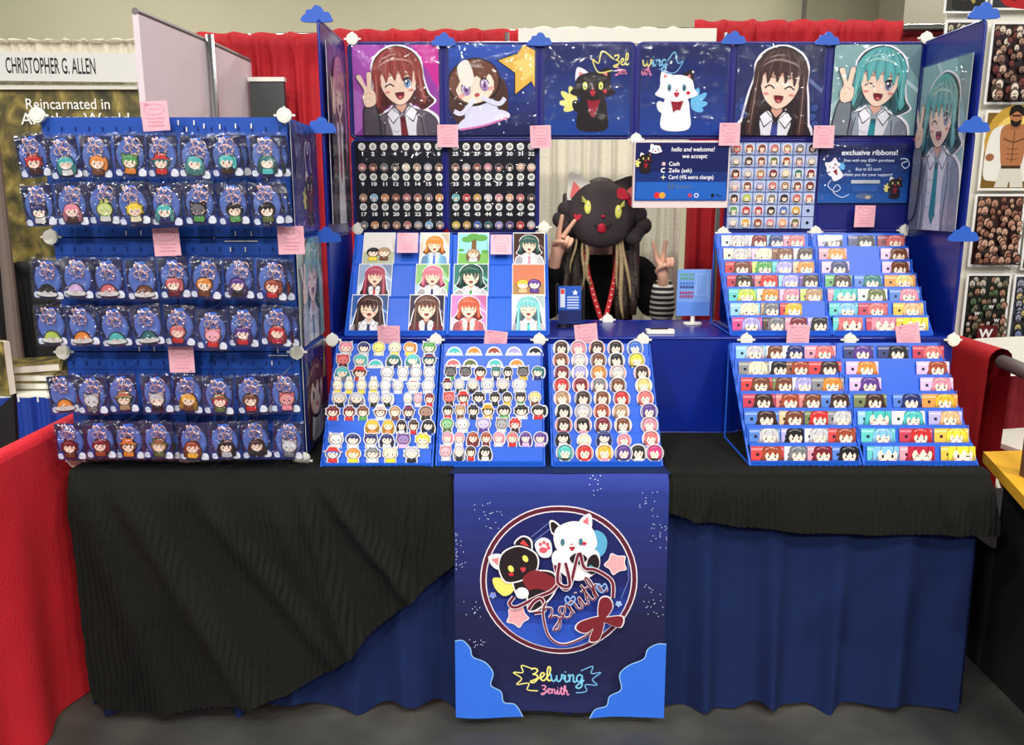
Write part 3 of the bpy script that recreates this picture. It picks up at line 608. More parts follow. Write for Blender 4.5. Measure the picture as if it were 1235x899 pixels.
cposter(1236, 232, 1300, 326, lambda c, w, h: crowd(c, w, h, [(240, 240, 240), (170, 170, 170)], 90, 8, (30, 30, 30), .07), 'black and white crowd poster at the right edge of the photo')
cposter(1219, 331, 1290, 412, lambda c, w, h: crowd(c, w, h, [(150, 150, 170), (190, 176, 120), (120, 130, 170)], 80, 9, (80, 84, 100), .075), 'bluish crowd poster at the right edge above the chair')
a = at(1135, 0, 4.38); b = at(1156, 415, 4.38)
t = thing('display_board', 'white gridded board carrying the comic posters', 'board', (2.75, 4.39, 0))
lo_, hi_ = at(1160, 418, 4.39).z, at(1200, -80, 4.39).z; x0_ = at(1137, 60, 4.39).x
adopt(MB().box(((x0_+3.3)/2, 4.39, (lo_+hi_)/2), (3.3-x0_, .015, hi_-lo_)).build('panel', M['white']), t)
for x in (x0_+.1, 3.15): adopt(MB().tube([(x, 4.39, .0), (x, 4.39, lo_)], .015, 8).build('leg', M['steel']), t)
# white folding chair
cx_ = at(1212, 450, 4.15)
t = thing('folding_chair', 'white plastic folding chair behind the dark red drape on the right', 'chair', (cx_.x+.08, 4.0, 0)); t.rotation_euler.z = R(14)
MB().prism(rrect(.46, .2, .06, 5, 0, 0), -.01, .01, Matrix.Translation((0, .2, .84)) @ Matrix.Rotation(R(78), 4, 'X')).build('backrest', M['white'], t)
MB().prism(rrect(.42, .4, .05, 5, 0, 0), -.012, .012, Matrix.Translation((0, -.02, .45))).build('seat', M['white'], t)
for q in (-1, 1):
    MB().tube([(q*.22, .22, .9), (q*.22, .12, .5), (q*.22, -.22, .01)], .012, 8).build('leg', M['white'], t, True)
    MB().tube([(q*.2, -.1, .44), (q*.2, .24, .01)], .012, 8).build('leg', M['white'], t, True)
# right neighbour table with yellow cloth
A = atz(1186, 545, .8); B = atz(1240, 604, .8)
t = thing('neighbour_table', 'dark draped table with yellow cloth on top at the right edge', 'table', (1.9, 2.3, 0))
ed = (B-A); far = B + ed*1.2
P = [A, far, far + Vector((1.0, -.2, 0)), A + Vector((1.0, .1, 0))]
adopt(MB().prism([(p.x, p.y) for p in P], .765, .8).build('yellow_cloth', M['yellow']), t)
adopt(MB().box((2.1, 2.1, .382), (.9, 1.15, .762)).build('black_skirt', M['blk']), t)
adopt(MB().prism(rrect(.4, .62, .02, 3, 1.85, 3.0), .003, .45).build('dark_gap_filler', M['blk']), t)  # added black box that fills the dark gap beside the blue skirt
bp = at(1243, 556, 2.42)
tag(MB().prism(rrect(.05, .05, .008, 3), 0, .26).build('wooden_block', M['brown']), 'brown wooden block standing on the yellow cloth at the right edge', 'block').location = (bp.x+.008, 2.42, .801)
# ================================================================= our table
t = thing('folding_table', 'long folding table under black and blue cloths', 'table', (.05, 2.92, 0))
MB().box((0, .0, .775), (2.82, .8, .04)).build('tabletop', M['white'], t)
for sx in (-1.25, 0, 1.25):
    for sy in (-.33, .33): MB().tube([(sx, sy, 0), (sx, sy, .755)], .014, 8).build('leg', M['grey'], t)
XL, XR = -1.325, 1.455
def skirt(u, v):
    x = XL + (XR-XL)*u; k = 1-v; a = x*2*math.pi*5.2 + 1.1*math.sin(x*3.1+1) + .5*k*math.sin(x*7); g = math.sin(a + .5*math.sin(a)) + .4*math.sin(a*1.9+1) + .35*math.sin(a*.47+2)
    hem = .018 + .012*math.sin(a*.5+1) + .008*math.sin(a*1.3)
    return (x + .012*math.cos(a)*k - .015*k*(u-.5), 2.485 - .008 - .045*k - g*(.003 + .022*k**.8), hem + (.788-hem)*v)
def skirt_l(u, v):
    y = 2.48 + .8*u; a = y*24; k = 1-v; return (XL - .005 - .02*k - .018*math.sin(a)*k + .0, y - .045*k*(1-u), .02 + .768*v)
def skirt_r(u, v):
    y = 2.48 + .8*u; a = y*24; k = 1-v; return (XR + .005 - .0075*k + .018*math.sin(a)*k*u, y - .045*k*(1-u), .02 + .768*v)
s_ = MB().grid(skirt, 560, 40).grid(skirt_l, 90, 16).grid(skirt_r, 90, 16).build('table_skirt', M['skirt'], smooth=True)
tag(s_, 'pleated navy blue table skirt reaching the floor', 'table skirt')
def interp(P, x):
    if x <= P[0][0]: return P[0][1]
    for (a, b), (c, d) in zip(P, P[1:]):
        if x <= c: t_ = (x-a)/(c-a); return b + (d-b)*t_
    return P[-1][1]
def black_cloth(name, top_px, hem_px, label, depth, seed, back=.5):
    """top_px: px range at the table edge; hem_px: (px, py) polyline of the lower edge"""
    Yh = 2.365
    hem = [(at(x, y, Yh).x, max(.012, at(x, y, Yh).z)) for x, y in hem_px]; xt0, xt1 = pxX(top_px[0], 2.47, .8), pxX(top_px[1], 2.47, .8)
    xh0, xh1 = hem[0][0], hem[-1][0]; VT = .22
    def crk(x, s):      # fine vertical crinkle
        n_ = noise.noise(Vector((x*4, s*6, seed))); n2 = noise.noise(Vector((x*22, s*9, seed+5)))
        n3 = noise.noise(Vector((x*60, s*34, seed+3))); return .0042*math.sin(x*2*math.pi/.019 + n_*5 + n2*1.6) * (.7 + .7*noise.noise(Vector((x*9, s*5, seed+9)))) + .0012*n3
    def fn(u, v):
        if v < VT:
            t_ = v/VT; x = xt0 + (xt1-xt0)*u; y = 2.49 + back*(1-t_)
            return (x, y - .006, .806 + .004*abs(noise.noise(Vector((x*9, y*9, seed)))) + crk(x, y)*.4 + .002)
        t_ = (v-VT)/(1-VT); xa = xt0 + (xt1-xt0)*u; xb_ = xh0 + (xh1-xh0)*u; x = xa + (xb_-xa)*t_**.8
        zh = interp(hem, xb_); L = .80 - zh
        s = t_*L; fold = .0
        for (fx, sl, wd, am) in FOLDS[name]:
            d_ = x - (fx + sl*s); fold += am*math.exp(-(d_/wd)**2)*min(1, s*6+.15)
        edge = 1 - math.exp(-s*26)
        y = 2.478 - .052*edge - .07*s - fold + crk(x + .25*fold, s)*min(1, .3 + s*9)
        z = .806 - s*(1) if s > .02 else .808 - s*s*20
        return (x + .004*noise.noise(Vector((x*12, s*16, seed))), y, max(z + .0, .008))
    o = MB().grid(fn, int(abs(xt1-xt0)/.0028), 170).build(name, M['black'], smooth=True)
    return tag(o, label, 'tablecloth')
FOLDS = {
 'black_tablecloth': [(-.66, .3, .03, .035), (-.6, .75, .035, .035), (-1.0, .75, .04, .022), (-1.22, .55, .045, .032), (-.32, -.1, .02, .014), (-.9, .15, .12, .012), (-.45, -.05, .05, .01), (-1.32, .3, .05, .02), (-.78, .5, .05, .024), (-.25, -.2, .02, .012)],
 'black_table_runner': [(.62, -.35, .02, .02), (1.3, .35, .03, .015), (1.05, .3, .04, .01), (.85, .1, .05, .01), (1.42, .15, .03, .014), (.72, -.2, .03, .012)]}
black_cloth('black_tablecloth', (84, 546), [(108, 845), (126, 861), (200, 863), (300, 853), (345, 843), (400, 812), (440, 775), (480, 742), (520, 712), (548, 690)], 'black crinkled cloth hanging nearly to the floor below the keychain tower', 0, 1.3)
black_cloth('black_table_runner', (806, 1190), [(806, 628), (840, 638), (900, 645), (980, 653), (1080, 655), (1140, 655), (1218, 656)], 'short black crinkled cloth over the right half of the table', 0, 7.7, .42)
# middle of the table top under the trays is covered too
tag(MB().box(((pxX(549, 2.5, .8)+pxX(800, 2.5, .8))/2, 2.698, .8022), (pxX(800, 2.5, .8)-pxX(549, 2.5, .8)+.03, .5, .004)).build('table_cover', M['skirt']), 'navy cloth under the middle and round sticker racks', 'cloth')
# ---------------------------------------------------------------- the hanging banner
BW, BH = .652, .776
c = Canvas(.0003)
def bn(x, y): return ((x-47)/728*BW, BH*(1-(y-15)/840))
def bs(v): return v/728*BW
NB = 16
for i in range(NB):
    t_ = i/(NB-1); col = mixc((40, 56, 140), (22, 24, 66), min(1, t_*1.6)) if t_ < .8 else mixc((22, 24, 66), (28, 34, 84), (t_-.8)*5)
    c.rect(0, BH*(1-(i+1)/NB), BW, BH*(1-i/NB), col, up=(i == 0))
c.z += c.dz
cxr, cyr = bn(405, 375); rr = bs(262)
c.ell(cxr, cyr, rr*1.035, rr*1.035, (236, 226, 232), n=60); c.ell(cxr, cyr, rr*1.02, rr*1.02, (92, 26, 48), n=60); c.ell(cxr, cyr, rr*.965, rr*.965, (236, 226, 232), n=60)
c.ell(cxr, cyr, rr*.95, rr*.95, (26, 32, 96), n=60)
for k, cl in ((-.1, (28, 42, 118)), (-.28, (32, 54, 142)), (-.46, (38, 68, 168)), (-.64, (44, 84, 192))):
    pts = [(cxr + rr*.95*math.cos(a), cyr + rr*.95*math.sin(a)) for a in [math.asin(k) - i*(math.pi + 2*math.asin(k))/30 for i in range(31)]]
    c.poly(pts, cl)
r = random.Random(5)
for cx0, cy0 in ((150, 130), (190, 160), (710, 100), (750, 160), (730, 420), (740, 470), (60, 300), (130, 580), (110, 470), (540, 50), (55, 240), (745, 230)):
    c.z += c.dz
    for _ in range(11): p = bn(cx0 + r.uniform(-34, 26), cy0 + r.uniform(-34, 34)); c.ell(min(max(p[0], .005), BW-.005), p[1], .0017, .0017, (196, 206, 236), n=6, up=False)
for a in (((310, 220), (380, 160)), ((300, 250), (385, 180)), ((620, 440), (645, 370), (640, 300))): c.stroke([bn(*q) for q in a], .0016, (120, 150, 230), sm=False)
def flower(x, y, s, col): p = bn(x, y); c.blob(star5(p[0], p[1], bs(s), .72, 90 + x), (250, 236, 236), 4); c.blob(star5(p[0], p[1], bs(s*.9), .72, 90 + x), col, 4)
flower(600, 315, 42, (240, 170, 176)); flower(262, 503, 42, (240, 170, 176)); flower(178, 425, 12, (110, 140, 230)); flower(612, 457, 12, (150, 190, 240))
# white cat and its blue wing
WB = (250, 246, 248); BK = (34, 22, 28)
def bblob(pts, col, k=5): c.blob([bn(*p) for p in pts], col, k)
bblob([(520, 200), (550, 205), (568, 235), (560, 275), (535, 290), (510, 262)], (90, 170, 210))
bblob([(370, 165), (385, 160), (408, 180), (400, 210), (378, 205)], WB); bblob([(374, 170), (386, 166), (404, 184), (398, 204), (380, 200)], BK)
bblob([(470, 165), (500, 138), (514, 150), (512, 195), (490, 200)], WB); c.poly([bn(*p) for p in [(482, 165), (501, 148), (504, 186)]], (230, 110, 120))
bblob([(400, 260), (520, 260), (545, 300), (530, 345), (470, 370), (410, 340), (380, 300)], WB)
bblob([(385, 210), (400, 180), (450, 162), (505, 178), (528, 215), (530, 255), (490, 270), (440, 275), (400, 262), (388, 240)], WB)
bblob([(322, 240), (345, 220), (372, 228), (380, 262), (372, 285), (345, 288), (328, 268)], WB)
for q in ((340, 243), (352, 236), (364, 242), (368, 254)): p = bn(*q); c.ell(p[0], p[1], .0055, .0065, (220, 90, 110), n=8)
p = bn(350, 262); c.ell(p[0], p[1], .013, .01, (220, 90, 110), n=10)
for x in (415, 477): p = bn(x, 233); c.ell(p[0], p[1], bs(7), bs(13), (60, 120, 140))
p = bn(448, 256); c.blob([(p[0]-bs(10), p[1]+bs(6)), (p[0]+bs(10), p[1]+bs(6)), (p[0], p[1]-bs(8))], (180, 40, 60), 3); p = bn(489, 239); c.ell(p[0], p[1], bs(8), bs(6), (200, 40, 70)); p = bn(446, 240); c.ell(p[0], p[1], bs(4), bs(3), (220, 100, 110))
bblob([(440, 285), (470, 270), (500, 290), (480, 310), (450, 305)], BK); bblob([(505, 290), (530, 278), (542, 310), (525, 345), (500, 335)], BK); p = bn(512, 322); c.ell(p[0], p[1], bs(8), bs(8), (60, 160, 180))
# black cat and its yellow wing
bblob([(178, 362), (205, 360), (250, 372), (246, 410), (215, 424), (185, 395)], (236, 226, 110))
bblob([(163, 285), (195, 275), (215, 290), (205, 330), (178, 320)], WB); c.poly([bn(*p) for p in [(172, 294), (200, 288), (196, 318)]], (240, 130, 140))
bblob([(250, 240), (278, 212), (310, 225), (312, 265), (290, 262)], (240, 236, 238)); bblob([(254, 243), (279, 217), (305, 229), (308, 262), (290, 262)], BK); c.poly([bn(*p) for p in [(270, 240), (282, 226), (302, 250)]], (230, 70, 70))
bblob([(245, 350), (330, 330), (390, 340), (395, 400), (350, 460), (300, 480), (290, 420), (262, 430)], (240, 236, 238)); bblob([(250, 352), (330, 334), (386, 344), (390, 398), (348, 454), (304, 474), (296, 415), (266, 425)], BK)
bblob([(196, 320), (210, 270), (262, 246), (315, 262), (335, 290), (330, 330), (300, 360), (250, 378), (215, 372)], (240, 236, 238)); bblob([(200, 320), (214, 274), (262, 250), (312, 266), (330, 292), (326, 328), (298, 355), (250, 373), (218, 367)], BK)
for x, y in ((240, 327), (289, 291)): p = bn(x, y); c.ell(p[0], p[1], bs(9), bs(13), (232, 232, 110), rot=.5)
p = bn(281, 330); c.blob([(p[0]-bs(10), p[1]+bs(6)), (p[0]+bs(10), p[1]+bs(8)), (p[0]+bs(2), p[1]-bs(10))], (200, 60, 70), 3); p = bn(241, 346); c.ell(p[0], p[1], bs(9), bs(7), (200, 40, 60))
bblob([(280, 360), (320, 330), (380, 350), (398, 375), (380, 405), (330, 395), (300, 400)], (130, 36, 46)); p = bn(278, 412); c.ell(p[0], p[1], bs(23), bs(21), WB)
# wine red yarn lettering
for pts in ([(250, 425), (235, 450), (260, 462), (330, 425), (380, 400), (405, 360), (390, 310), (410, 380), (440, 385), (470, 270), (490, 320), (530, 330), (585, 370), (590, 430)],
            [(300, 470), (320, 440), (345, 430), (355, 470), (320, 482)], [(405, 300), (400, 370), (440, 380), (425, 300)]):
    for wd, cl in ((15, (240, 230, 236)), (10, (110, 28, 50))): c.stroke([bn(*q) for q in pts], bs(wd), cl)
for wd, cl in ((11, (240, 230, 236)), (6, (110, 28, 50))):
    c.stroke([bn(*q) for q in [(360, 440), (350, 480), (370, 560), (420, 590), (500, 560), (520, 540)]], bs(wd), cl)
    script(c, 'zenith', *bn(385, 530), bs(72), [cl], wd*.011, R(36))
for (x, y) in ((442, 430), (550, 390)):
    p = bn(x, y); k = bs(17); c.stroke([(p[0]+k*a, p[1]+k*b) for a, b in [(0, -1), (-1, .1), (-.6, .9), (0, .3), (.6, .9), (1, .1)]], bs(5), (140, 180, 240), close=True)
for sgn in (0, 1):
    g = 1.0 if sgn else 1.12; cl = (120, 30, 42) if sgn else (240, 230, 236)
    for pts in ([(545, 490), (480, 505), (465, 530), (500, 545), (545, 510)], [(540, 485), (545, 430), (575, 425), (588, 460), (560, 500)], [(545, 500), (620, 490), (615, 530), (560, 510)], [(540, 505), (520, 540), (512, 575), (545, 570), (560, 510)]):
        mx = sum(p[0] for p in pts)/len(pts); my = sum(p[1] for p in pts)/len(pts); bblob([(mx+(x-mx)*g, my+(y-my)*g) for x, y in pts], cl)
# clouds in the lower corners
def cloudc(pts, cl): bblob(pts, cl, 4)
CL1 = [(47, 575), (75, 572), (100, 600), (108, 630), (150, 650), (178, 690), (170, 735), (205, 760), (215, 800), (255, 810), (282, 856)]
CL2 = [(775, 585), (745, 585), (712, 605), (700, 640), (650, 665), (618, 700), (625, 755), (585, 780), (575, 815), (535, 825), (515, 856)]
for P, xe in ((CL1, 47), (CL2, 775)):
    sm_ = smooth(P, 4, False); c.poly([bn(*q) for q in [(xe, 855)] + sm_], (46, 108, 220)); c.stroke([bn(*q) for q in sm_], .003, (150, 196, 240), sm=False)
c.push(bs(78), *bn(400, 715)); logo(c, 1.05); c.pop()
ban = c.build('hanging_banner', M['cloth_print']); me = ban.data
bm = bmesh.new(); bm.from_mesh(me)
bmesh.ops.triangulate(bm, faces=bm.faces[:], ngon_method='EAR_CLIP')
for i in range(1, 60): bmesh.ops.bisect_plane(bm, geom=bm.verts[:]+bm.edges[:]+bm.faces[:], plane_co=(BW*i/60, 0, 0), plane_no=(1, 0, 0))
for i in [k for k in range(1, 20)] + [19.3, 19.5, 19.7, 19.85]: bmesh.ops.bisect_plane(bm, geom=bm.verts[:]+bm.edges[:]+bm.faces[:], plane_co=(0, BH*i/20, 0), plane_no=(0, 1, 0))
for v in bm.verts:
    x, y, z = v.co; k = max(0, 1 - y/BH)
    z += .006*math.sin(x*21 + 1.2*y) * (k**.7) + .006*math.exp(-((x-.33+.05*k)/.06)**2)*(1-k) + .0015*math.sin(x*37)*k
    z -= .028*math.exp(-(BH-y)/.02)
    v.co = (x, y, z)
bm.to_mesh(me); bm.free(); me.polygons.foreach_set('use_smooth', [True]*len(me.polygons))
ban.location = (pxX(547, 2.45, .8), 2.425, .016); ban.rotation_euler = (R(90-1.2), 0, 0)
place(ban, (pxX(547, 2.45, .8)+.003, 2.388, .03), tilt=1.8)
tag(ban, 'dark blue fabric banner with black and white cats in a ring, hanging in front', 'banner')
# ================================================================= blue panel shelf wall
shelf = thing('panel_shelf', 'large blue plastic panel shelf wall with counter, side wings and cloud clips', 'shelf', (XS, 3.1, T))
def mk_panel(w, h, m):
    b = MB().prism(rrect(w-.006, h-.006, .018, 4), -.003, .003); o = b.build('panel', m); return o
def mk_frame(w, h, m):
    P = [(x, y, 0) for x, y in rrect(w-.008, h-.008, .02, 4)]
    return MB().tube(P, .0055, 6, close=True).build('panel_frame', m, smooth=True)
protos = {}
def panel(mtx, w, h, key):
    k = (round(w, 3), round(h, 3), key)
    if k not in protos:
        pm = {'p': 'panel', 'n': 'navy'}[key]; o, f = mk_panel(w, h, M[pm]), mk_frame(w, h, M['frame' if key == 'n' else 'panel']); protos[k] = (o.data, f.data); bpy.data.objects.remove(o); bpy.data.objects.remove(f)
    d, fd = protos[k]
    o = bpy.data.objects.new('panel', d); C.objects.link(o); o.parent = shelf; o.matrix_local = Matrix.Translation(-shelf.location) @ mtx
    f = bpy.data.objects.new('panel_frame', fd); C.objects.link(f); f.parent = o
UP = Matrix.Rotation(R(90), 4, 'X'); SD = YB - YF
for i in range(-3, 3):
    cx = XS + SP*(i+.5)
    panel(Matrix.Translation((cx, YF, T + .178)) @ UP, SP, SZ-.002, 'p')
    panel(Matrix.Translation((cx, (YF+YB)/2, SH)), SP, SD, 'p')
    for r_ in range(3):
        if r_ < 2 and i in (-1, 0): continue
        panel(Matrix.Translation((XB + SP*(i+.5), YB, SH + SZ*(r_+.5))) @ UP, SP, SZ, 'p' if r_ == 0 else 'n')
for q, X in ((-1, XS-3*SP-.004), (1, XS+3*SP+.004)):
    for r_ in range(-1, 3):
        panel(Matrix.Translation((X, (YF+YB)/2, SH + SZ*(r_+.5) + (.003 if r_ < 0 else 0))) @ Matrix.Rotation(R(90*-q), 4, 'Z') @ UP, SD, SZ if r_ >= 0 else SZ-.004, 'p')
# round white connectors with four spokes
cb = MB().prism(ell(0, 0, .0215, .0215, 24), -.004, .008).prism(ell(0, 0, .016, .016, 20), .008, .0095)
for a in range(4): cb.box(((.024 if a % 2 == 0 else .018)*math.cos(a*math.pi/2), .018*math.sin(a*math.pi/2), 0), (.014 if a % 2 == 0 else .006, .006 if a % 2 == 0 else .014, .005))
cn = cb.build('connector', M['white'], shelf); conn_me = cn.data; bpy.data.objects.remove(cn)
def connector(p, root, yaw=0, tilt=0):
    o = bpy.data.objects.new('connector', conn_me); C.objects.link(o); o.parent = root; place(o, Vector(p) - root.location, tilt, yaw); return o
for i in range(-3, 4): connector((XS + SP*i, YF-.012, SH-.004), shelf)
for px, py in ((872, 281), (983, 280), (1091, 278), (767, 168), (425, 47), (1117, 46), (656, 274), (432, 276)): connector(at(px, py, YB-.012), shelf)
connector((XS - 2*SP + .64, YB-.05, SH+.012), shelf)
cloudp = smooth([(-.05, -.022), (-.056, -.006), (-.042, .006), (-.036, .02), (-.018, .022), (-.004, .036), (.018, .03), (.028, .014), (.044, .012), (.054, -.004), (.05, -.022)], 4)
clo = MB().prism(cloudp, -.005, .005).build('cloud_clip', M['cloud'], shelf); cl_me = clo.data; bpy.data.objects.remove(clo)
def cloud(p, sc=1., yaw=0):
    o = bpy.data.objects.new('cloud_clip', cl_me); C.objects.link(o); o.parent = shelf; place(o, Vector(p) - shelf.location, 0, yaw); o.scale = (sc,)*3
for px, py in ((535, 49), (651, 49), (885, 47), (998, 48)): cloud(at(px, py, YB-.016), .78)
for px, py, Y in ((382, 19, YF+.02), (387, 153, YF-.012), (393, 285, YF-.012), (1187, 15, YF+.02), (1175, 152, YF-.012), (1162, 284, YF-.012)): cloud(at(px, py, Y), .88, -30 if px > 600 and py < 0 else 0)
# ---------------------------------------------------------------- posters in clear sleeves on the top row
def sleeve(root, w, h, seed, bulge=.007, name='clear_sleeve'):
    r = random.Random(seed); f1 = r.uniform(0, 9)
    def fn(u, v):
        e = min(1, 8*min(u, 1-u, v, 1-v) + .12)
        return (w*(u-.5), h*v, .009 + bulge*e*(.55 + .8*noise.noise(Vector((u*4+f1, v*2.2, f1))) + .35*noise.noise(Vector((u*11+f1, v*8, f1)))))
    return MB().grid(fn, 22, 22).build(name, M['sleeve'], root, True)
def art_piece(name, label, cat, draw, w, h, loc, tilt=0, yaw=0, roll=0, group=None, slv=None, mt='gloss', bord=None, dz=.0001):
    c = Canvas(dz); b0_ = .0 if slv is not None else .0025
    if slv is None: c.push(1, -w/2, 0); c.slab([(0, 0), (w, 0), (w, h), (0, h)], .0015, bord or (232, 232, 230)); c.clip = (-w/2, 0, w/2, h); c.push(1-2*b0_/w, b0_, b0_)
    else: c.slab([(0, 0), (w, 0), (w, h), (0, h)], .0015, bord or (232, 232, 230)); c.clip = (0, 0, w, h)
    draw(c, w, h)
    if slv is None: c.clip = None
    if slv is None:
        o = c.build(name, M[mt]); tag(o, label, cat, group); place(o, loc, tilt, yaw, roll); return o
    t = thing(name, label, cat, (0, 0, 0), group); place(t, loc, tilt, yaw, roll); o = c.build('printed_sheet', M[mt], t); o.location = (-w/2, 0, 0); sleeve(t, w+.006, h+.004, slv); return t
PW, PH = .322, .325
def pcol(i): return XB + SP*(i+.5)
zp = SH + 2*SZ + .013
def stars(c, w, h, n, seed, mx=.004, avoid=None):
    r = random.Random(seed); c.z += c.dz
    for _ in range(n):
        x, y, s = r.uniform(.02, w-.02), r.uniform(.02, h-.02), r.choice((.0012, .002, .0035)); c.ell(x, y, s, s, (240, 240, 255), n=6, up=False)
def p1(c, w, h):
    c.rect(0, 0, w, h, (150, 60, 160)); c.poly([(0, .3*h), (.5*w, .75*h), (.3*w, h), (0, h)], (176, 84, 180)); c.poly([(w, h), (w, .5*h), (.7*w, h)], (206, 40, 150)); c.poly([(0, 0), (.35*w, .3*h), (0, .52*h)], (186, 110, 196))
    portrait(c, w, h, None, (150, 62, 54), (104, 92, 104), (120, 36, 44), (90, 140, 190), 2, 6, False, 1.05, .53, .58, nobg=True)
def p2(c, w, h):
    for i in range(8): c.rect(0, h*i/8, w, h*(i+1)/8, mixc((20, 26, 84), (40, 80, 176), i/7), up=False)
    stars(c, w, h, 60, 3)
    st_ = star5(w*.93, h*.78, .115, .5, 100); st_ = [(min(x, w), min(y, h)) for x, y in st_]
    c.poly([(min(w, w*.93+(x-w*.93)*1.08), min(h, h*.78+(y-h*.78)*1.08)) for x, y in st_], (20, 20, 40)); c.poly(st_, (236, 186, 78)); c.poly([(min(w, w*.95+(x-w*.93)*.6), min(h, h*.78+(y-h*.78)*.6)) for x, y in st_], (250, 214, 120))
    c.push(.235, w*.4, h*.16, 1, R(14)); chibi(c, 'long', (112, 66, 46), (226, 224, 244), border=0, mood=0); c.blob([(-.26, .12), (.26, .12), (.4, -.04), (-.4, -.04)], (230, 226, 246)); c.stroke([(-.4, -.04), (0, -.07), (.4, -.04)], .03, (220, 120, 180))
    for q in (-1, 1):
        c.ell(q*.155, .54, .075, .1, (60, 30, 50)); c.ell(q*.155, .53, .062, .085, (246, 240, 250)); c.ell(q*.15, .525, .052, .078, (170, 120, 190)); c.ell(q*.15, .53, .024, .04, (60, 30, 70)); c.ell(q*.13, .57, .018, .024, (255, 255, 255))
        c.stroke([(q*.06, .36), (q*.3, .2), (q*.42, .26)], .07, (230, 226, 246))
    c.blob([(-.2, .9), (-.02, .96), (.02, .66), (-.06, .56), (-.2, .64)], (244, 236, 222)); c.pop()
def p3(c, w, h):
    for i in range(6): c.rect(0, h*i/6, w, h*(i+1)/6, mixc((26, 66, 150), (20, 34, 96), i/5), up=False)
    c.push(.074, w*.56, h*.54); cat(c, (34, 24, 28), (230, 230, 120), (240, 232, 130), -1, (246, 240, 244)); c.pop()
    c.z += .0004
    c.stroke([(w*.8, h*.84), (w*.66, h*.93), (w*.62, h*.8), (w*.55, h*.84), (w*.62, h*.7), (w*.78, h*.72)], .004, (240, 230, 130)); script(c, 'zel', w*.8, h*.78, .035, [(240, 230, 130)], .13); script(c, 'zen', w*.82, h*.68, .024, [(240, 140, 180)], .13)
def p4(c, w, h):
    for i in range(6): c.rect(0, h*i/6, w, h*(i+1)/6, mixc((24, 60, 146), (20, 32, 92), i/5), up=False)
    c.push(.07, w*.42, h*.52); cat(c, (248, 246, 250), (90, 140, 160), (110, 190, 235), 1, (40, 28, 32), belly=(255, 255, 255)); c.pop()
    script(c, 'wing', .005, h*.77, .036, [(240, 230, 130), (130, 200, 240)], .13); script(c, 'ith', .0, h*.67, .026, [(240, 140, 180)], .13)
    c.stroke([(w*.3, h*.82), (w*.38, h*.92), (w*.42, h*.8), (w*.48, h*.82), (w*.4, h*.7), (w*.28, h*.7)], .004, (110, 170, 220))
def p5(c, w, h):
    portrait(c, w, h, (22, 36, 96), (66, 38, 34), (40, 26, 30), (60, 70, 150), (120, 60, 120), 1, -4, True, 1.12, .5, .55, hand=False, bg2=(26, 52, 124))
    for k, (x, y) in enumerate(((.08, .3), (.1, .22), (.92, .3), (.9, .2), (.93, .12))): c.stroke([(w*x + .012*math.cos(a)*(1-a/14), h*y + .012*math.sin(a)*(1-a/14)) for a in range(0, 12)], .0018, (90, 120, 210))
def p6(c, w, h): portrait(c, w, h, (134, 170, 172), (90, 172, 170), (150, 160, 172), (40, 140, 150), (110, 90, 130), 2, -5, False, 1.08, .54, .57, bg2=(170, 198, 198))
for i, (fn_, lb, sd) in zip(range(-3, 3), [
    (p1, 'poster of a winking red-haired girl on a magenta background in a clear sleeve', 1), (p2, 'starry blue poster with a brown-haired chibi girl and big yellow star', 2),
    (p3, 'navy poster of a black cat with a yellow wing in a clear sleeve', 3), (p4, 'navy poster of a white cat with a blue wing in a clear sleeve', 4),
    (p5, 'poster of a laughing girl with long dark brown hair on navy', 5), (p6, 'square teal poster of a winking teal-haired girl, rightmost of the top row', 6)]):
    art_piece('sleeved_poster', lb, 'poster', fn_, PW, PH, (pcol(i), YB-.012, zp), slv=sd, group='posters along the top of the shelf wall')
# posters on the wings
art_piece('sleeved_poster', 'tall teal-haired girl poster on the right blue wing panel', 'poster', lambda c, w, h: portrait(c, w, h, (140, 176, 178), (90, 172, 170), (160, 168, 180), (40, 140, 150), (110, 90, 130), 2, 0, False, 1.2, .5, .66, bg2=(176, 200, 200)), .34, .585, (XS+3*SP-.012, (YF+YB)/2-.01, 1.515), yaw=-90, slv=7)
art_piece('sleeved_poster', 'dim purple poster in a glossy sleeve on the left blue wing panel', 'poster', lambda c, w, h: portrait(c, w, h, (74, 56, 96), (216, 130, 160), (60, 46, 60), (160, 60, 60), (90, 60, 90), 1, 0, True, 1.0, .5, .74, bg2=(56, 60, 130), outline=False), .34, .60, (XS-3*SP+.012, (YF+YB)/2-.01, 1.54), yaw=90, slv=8)
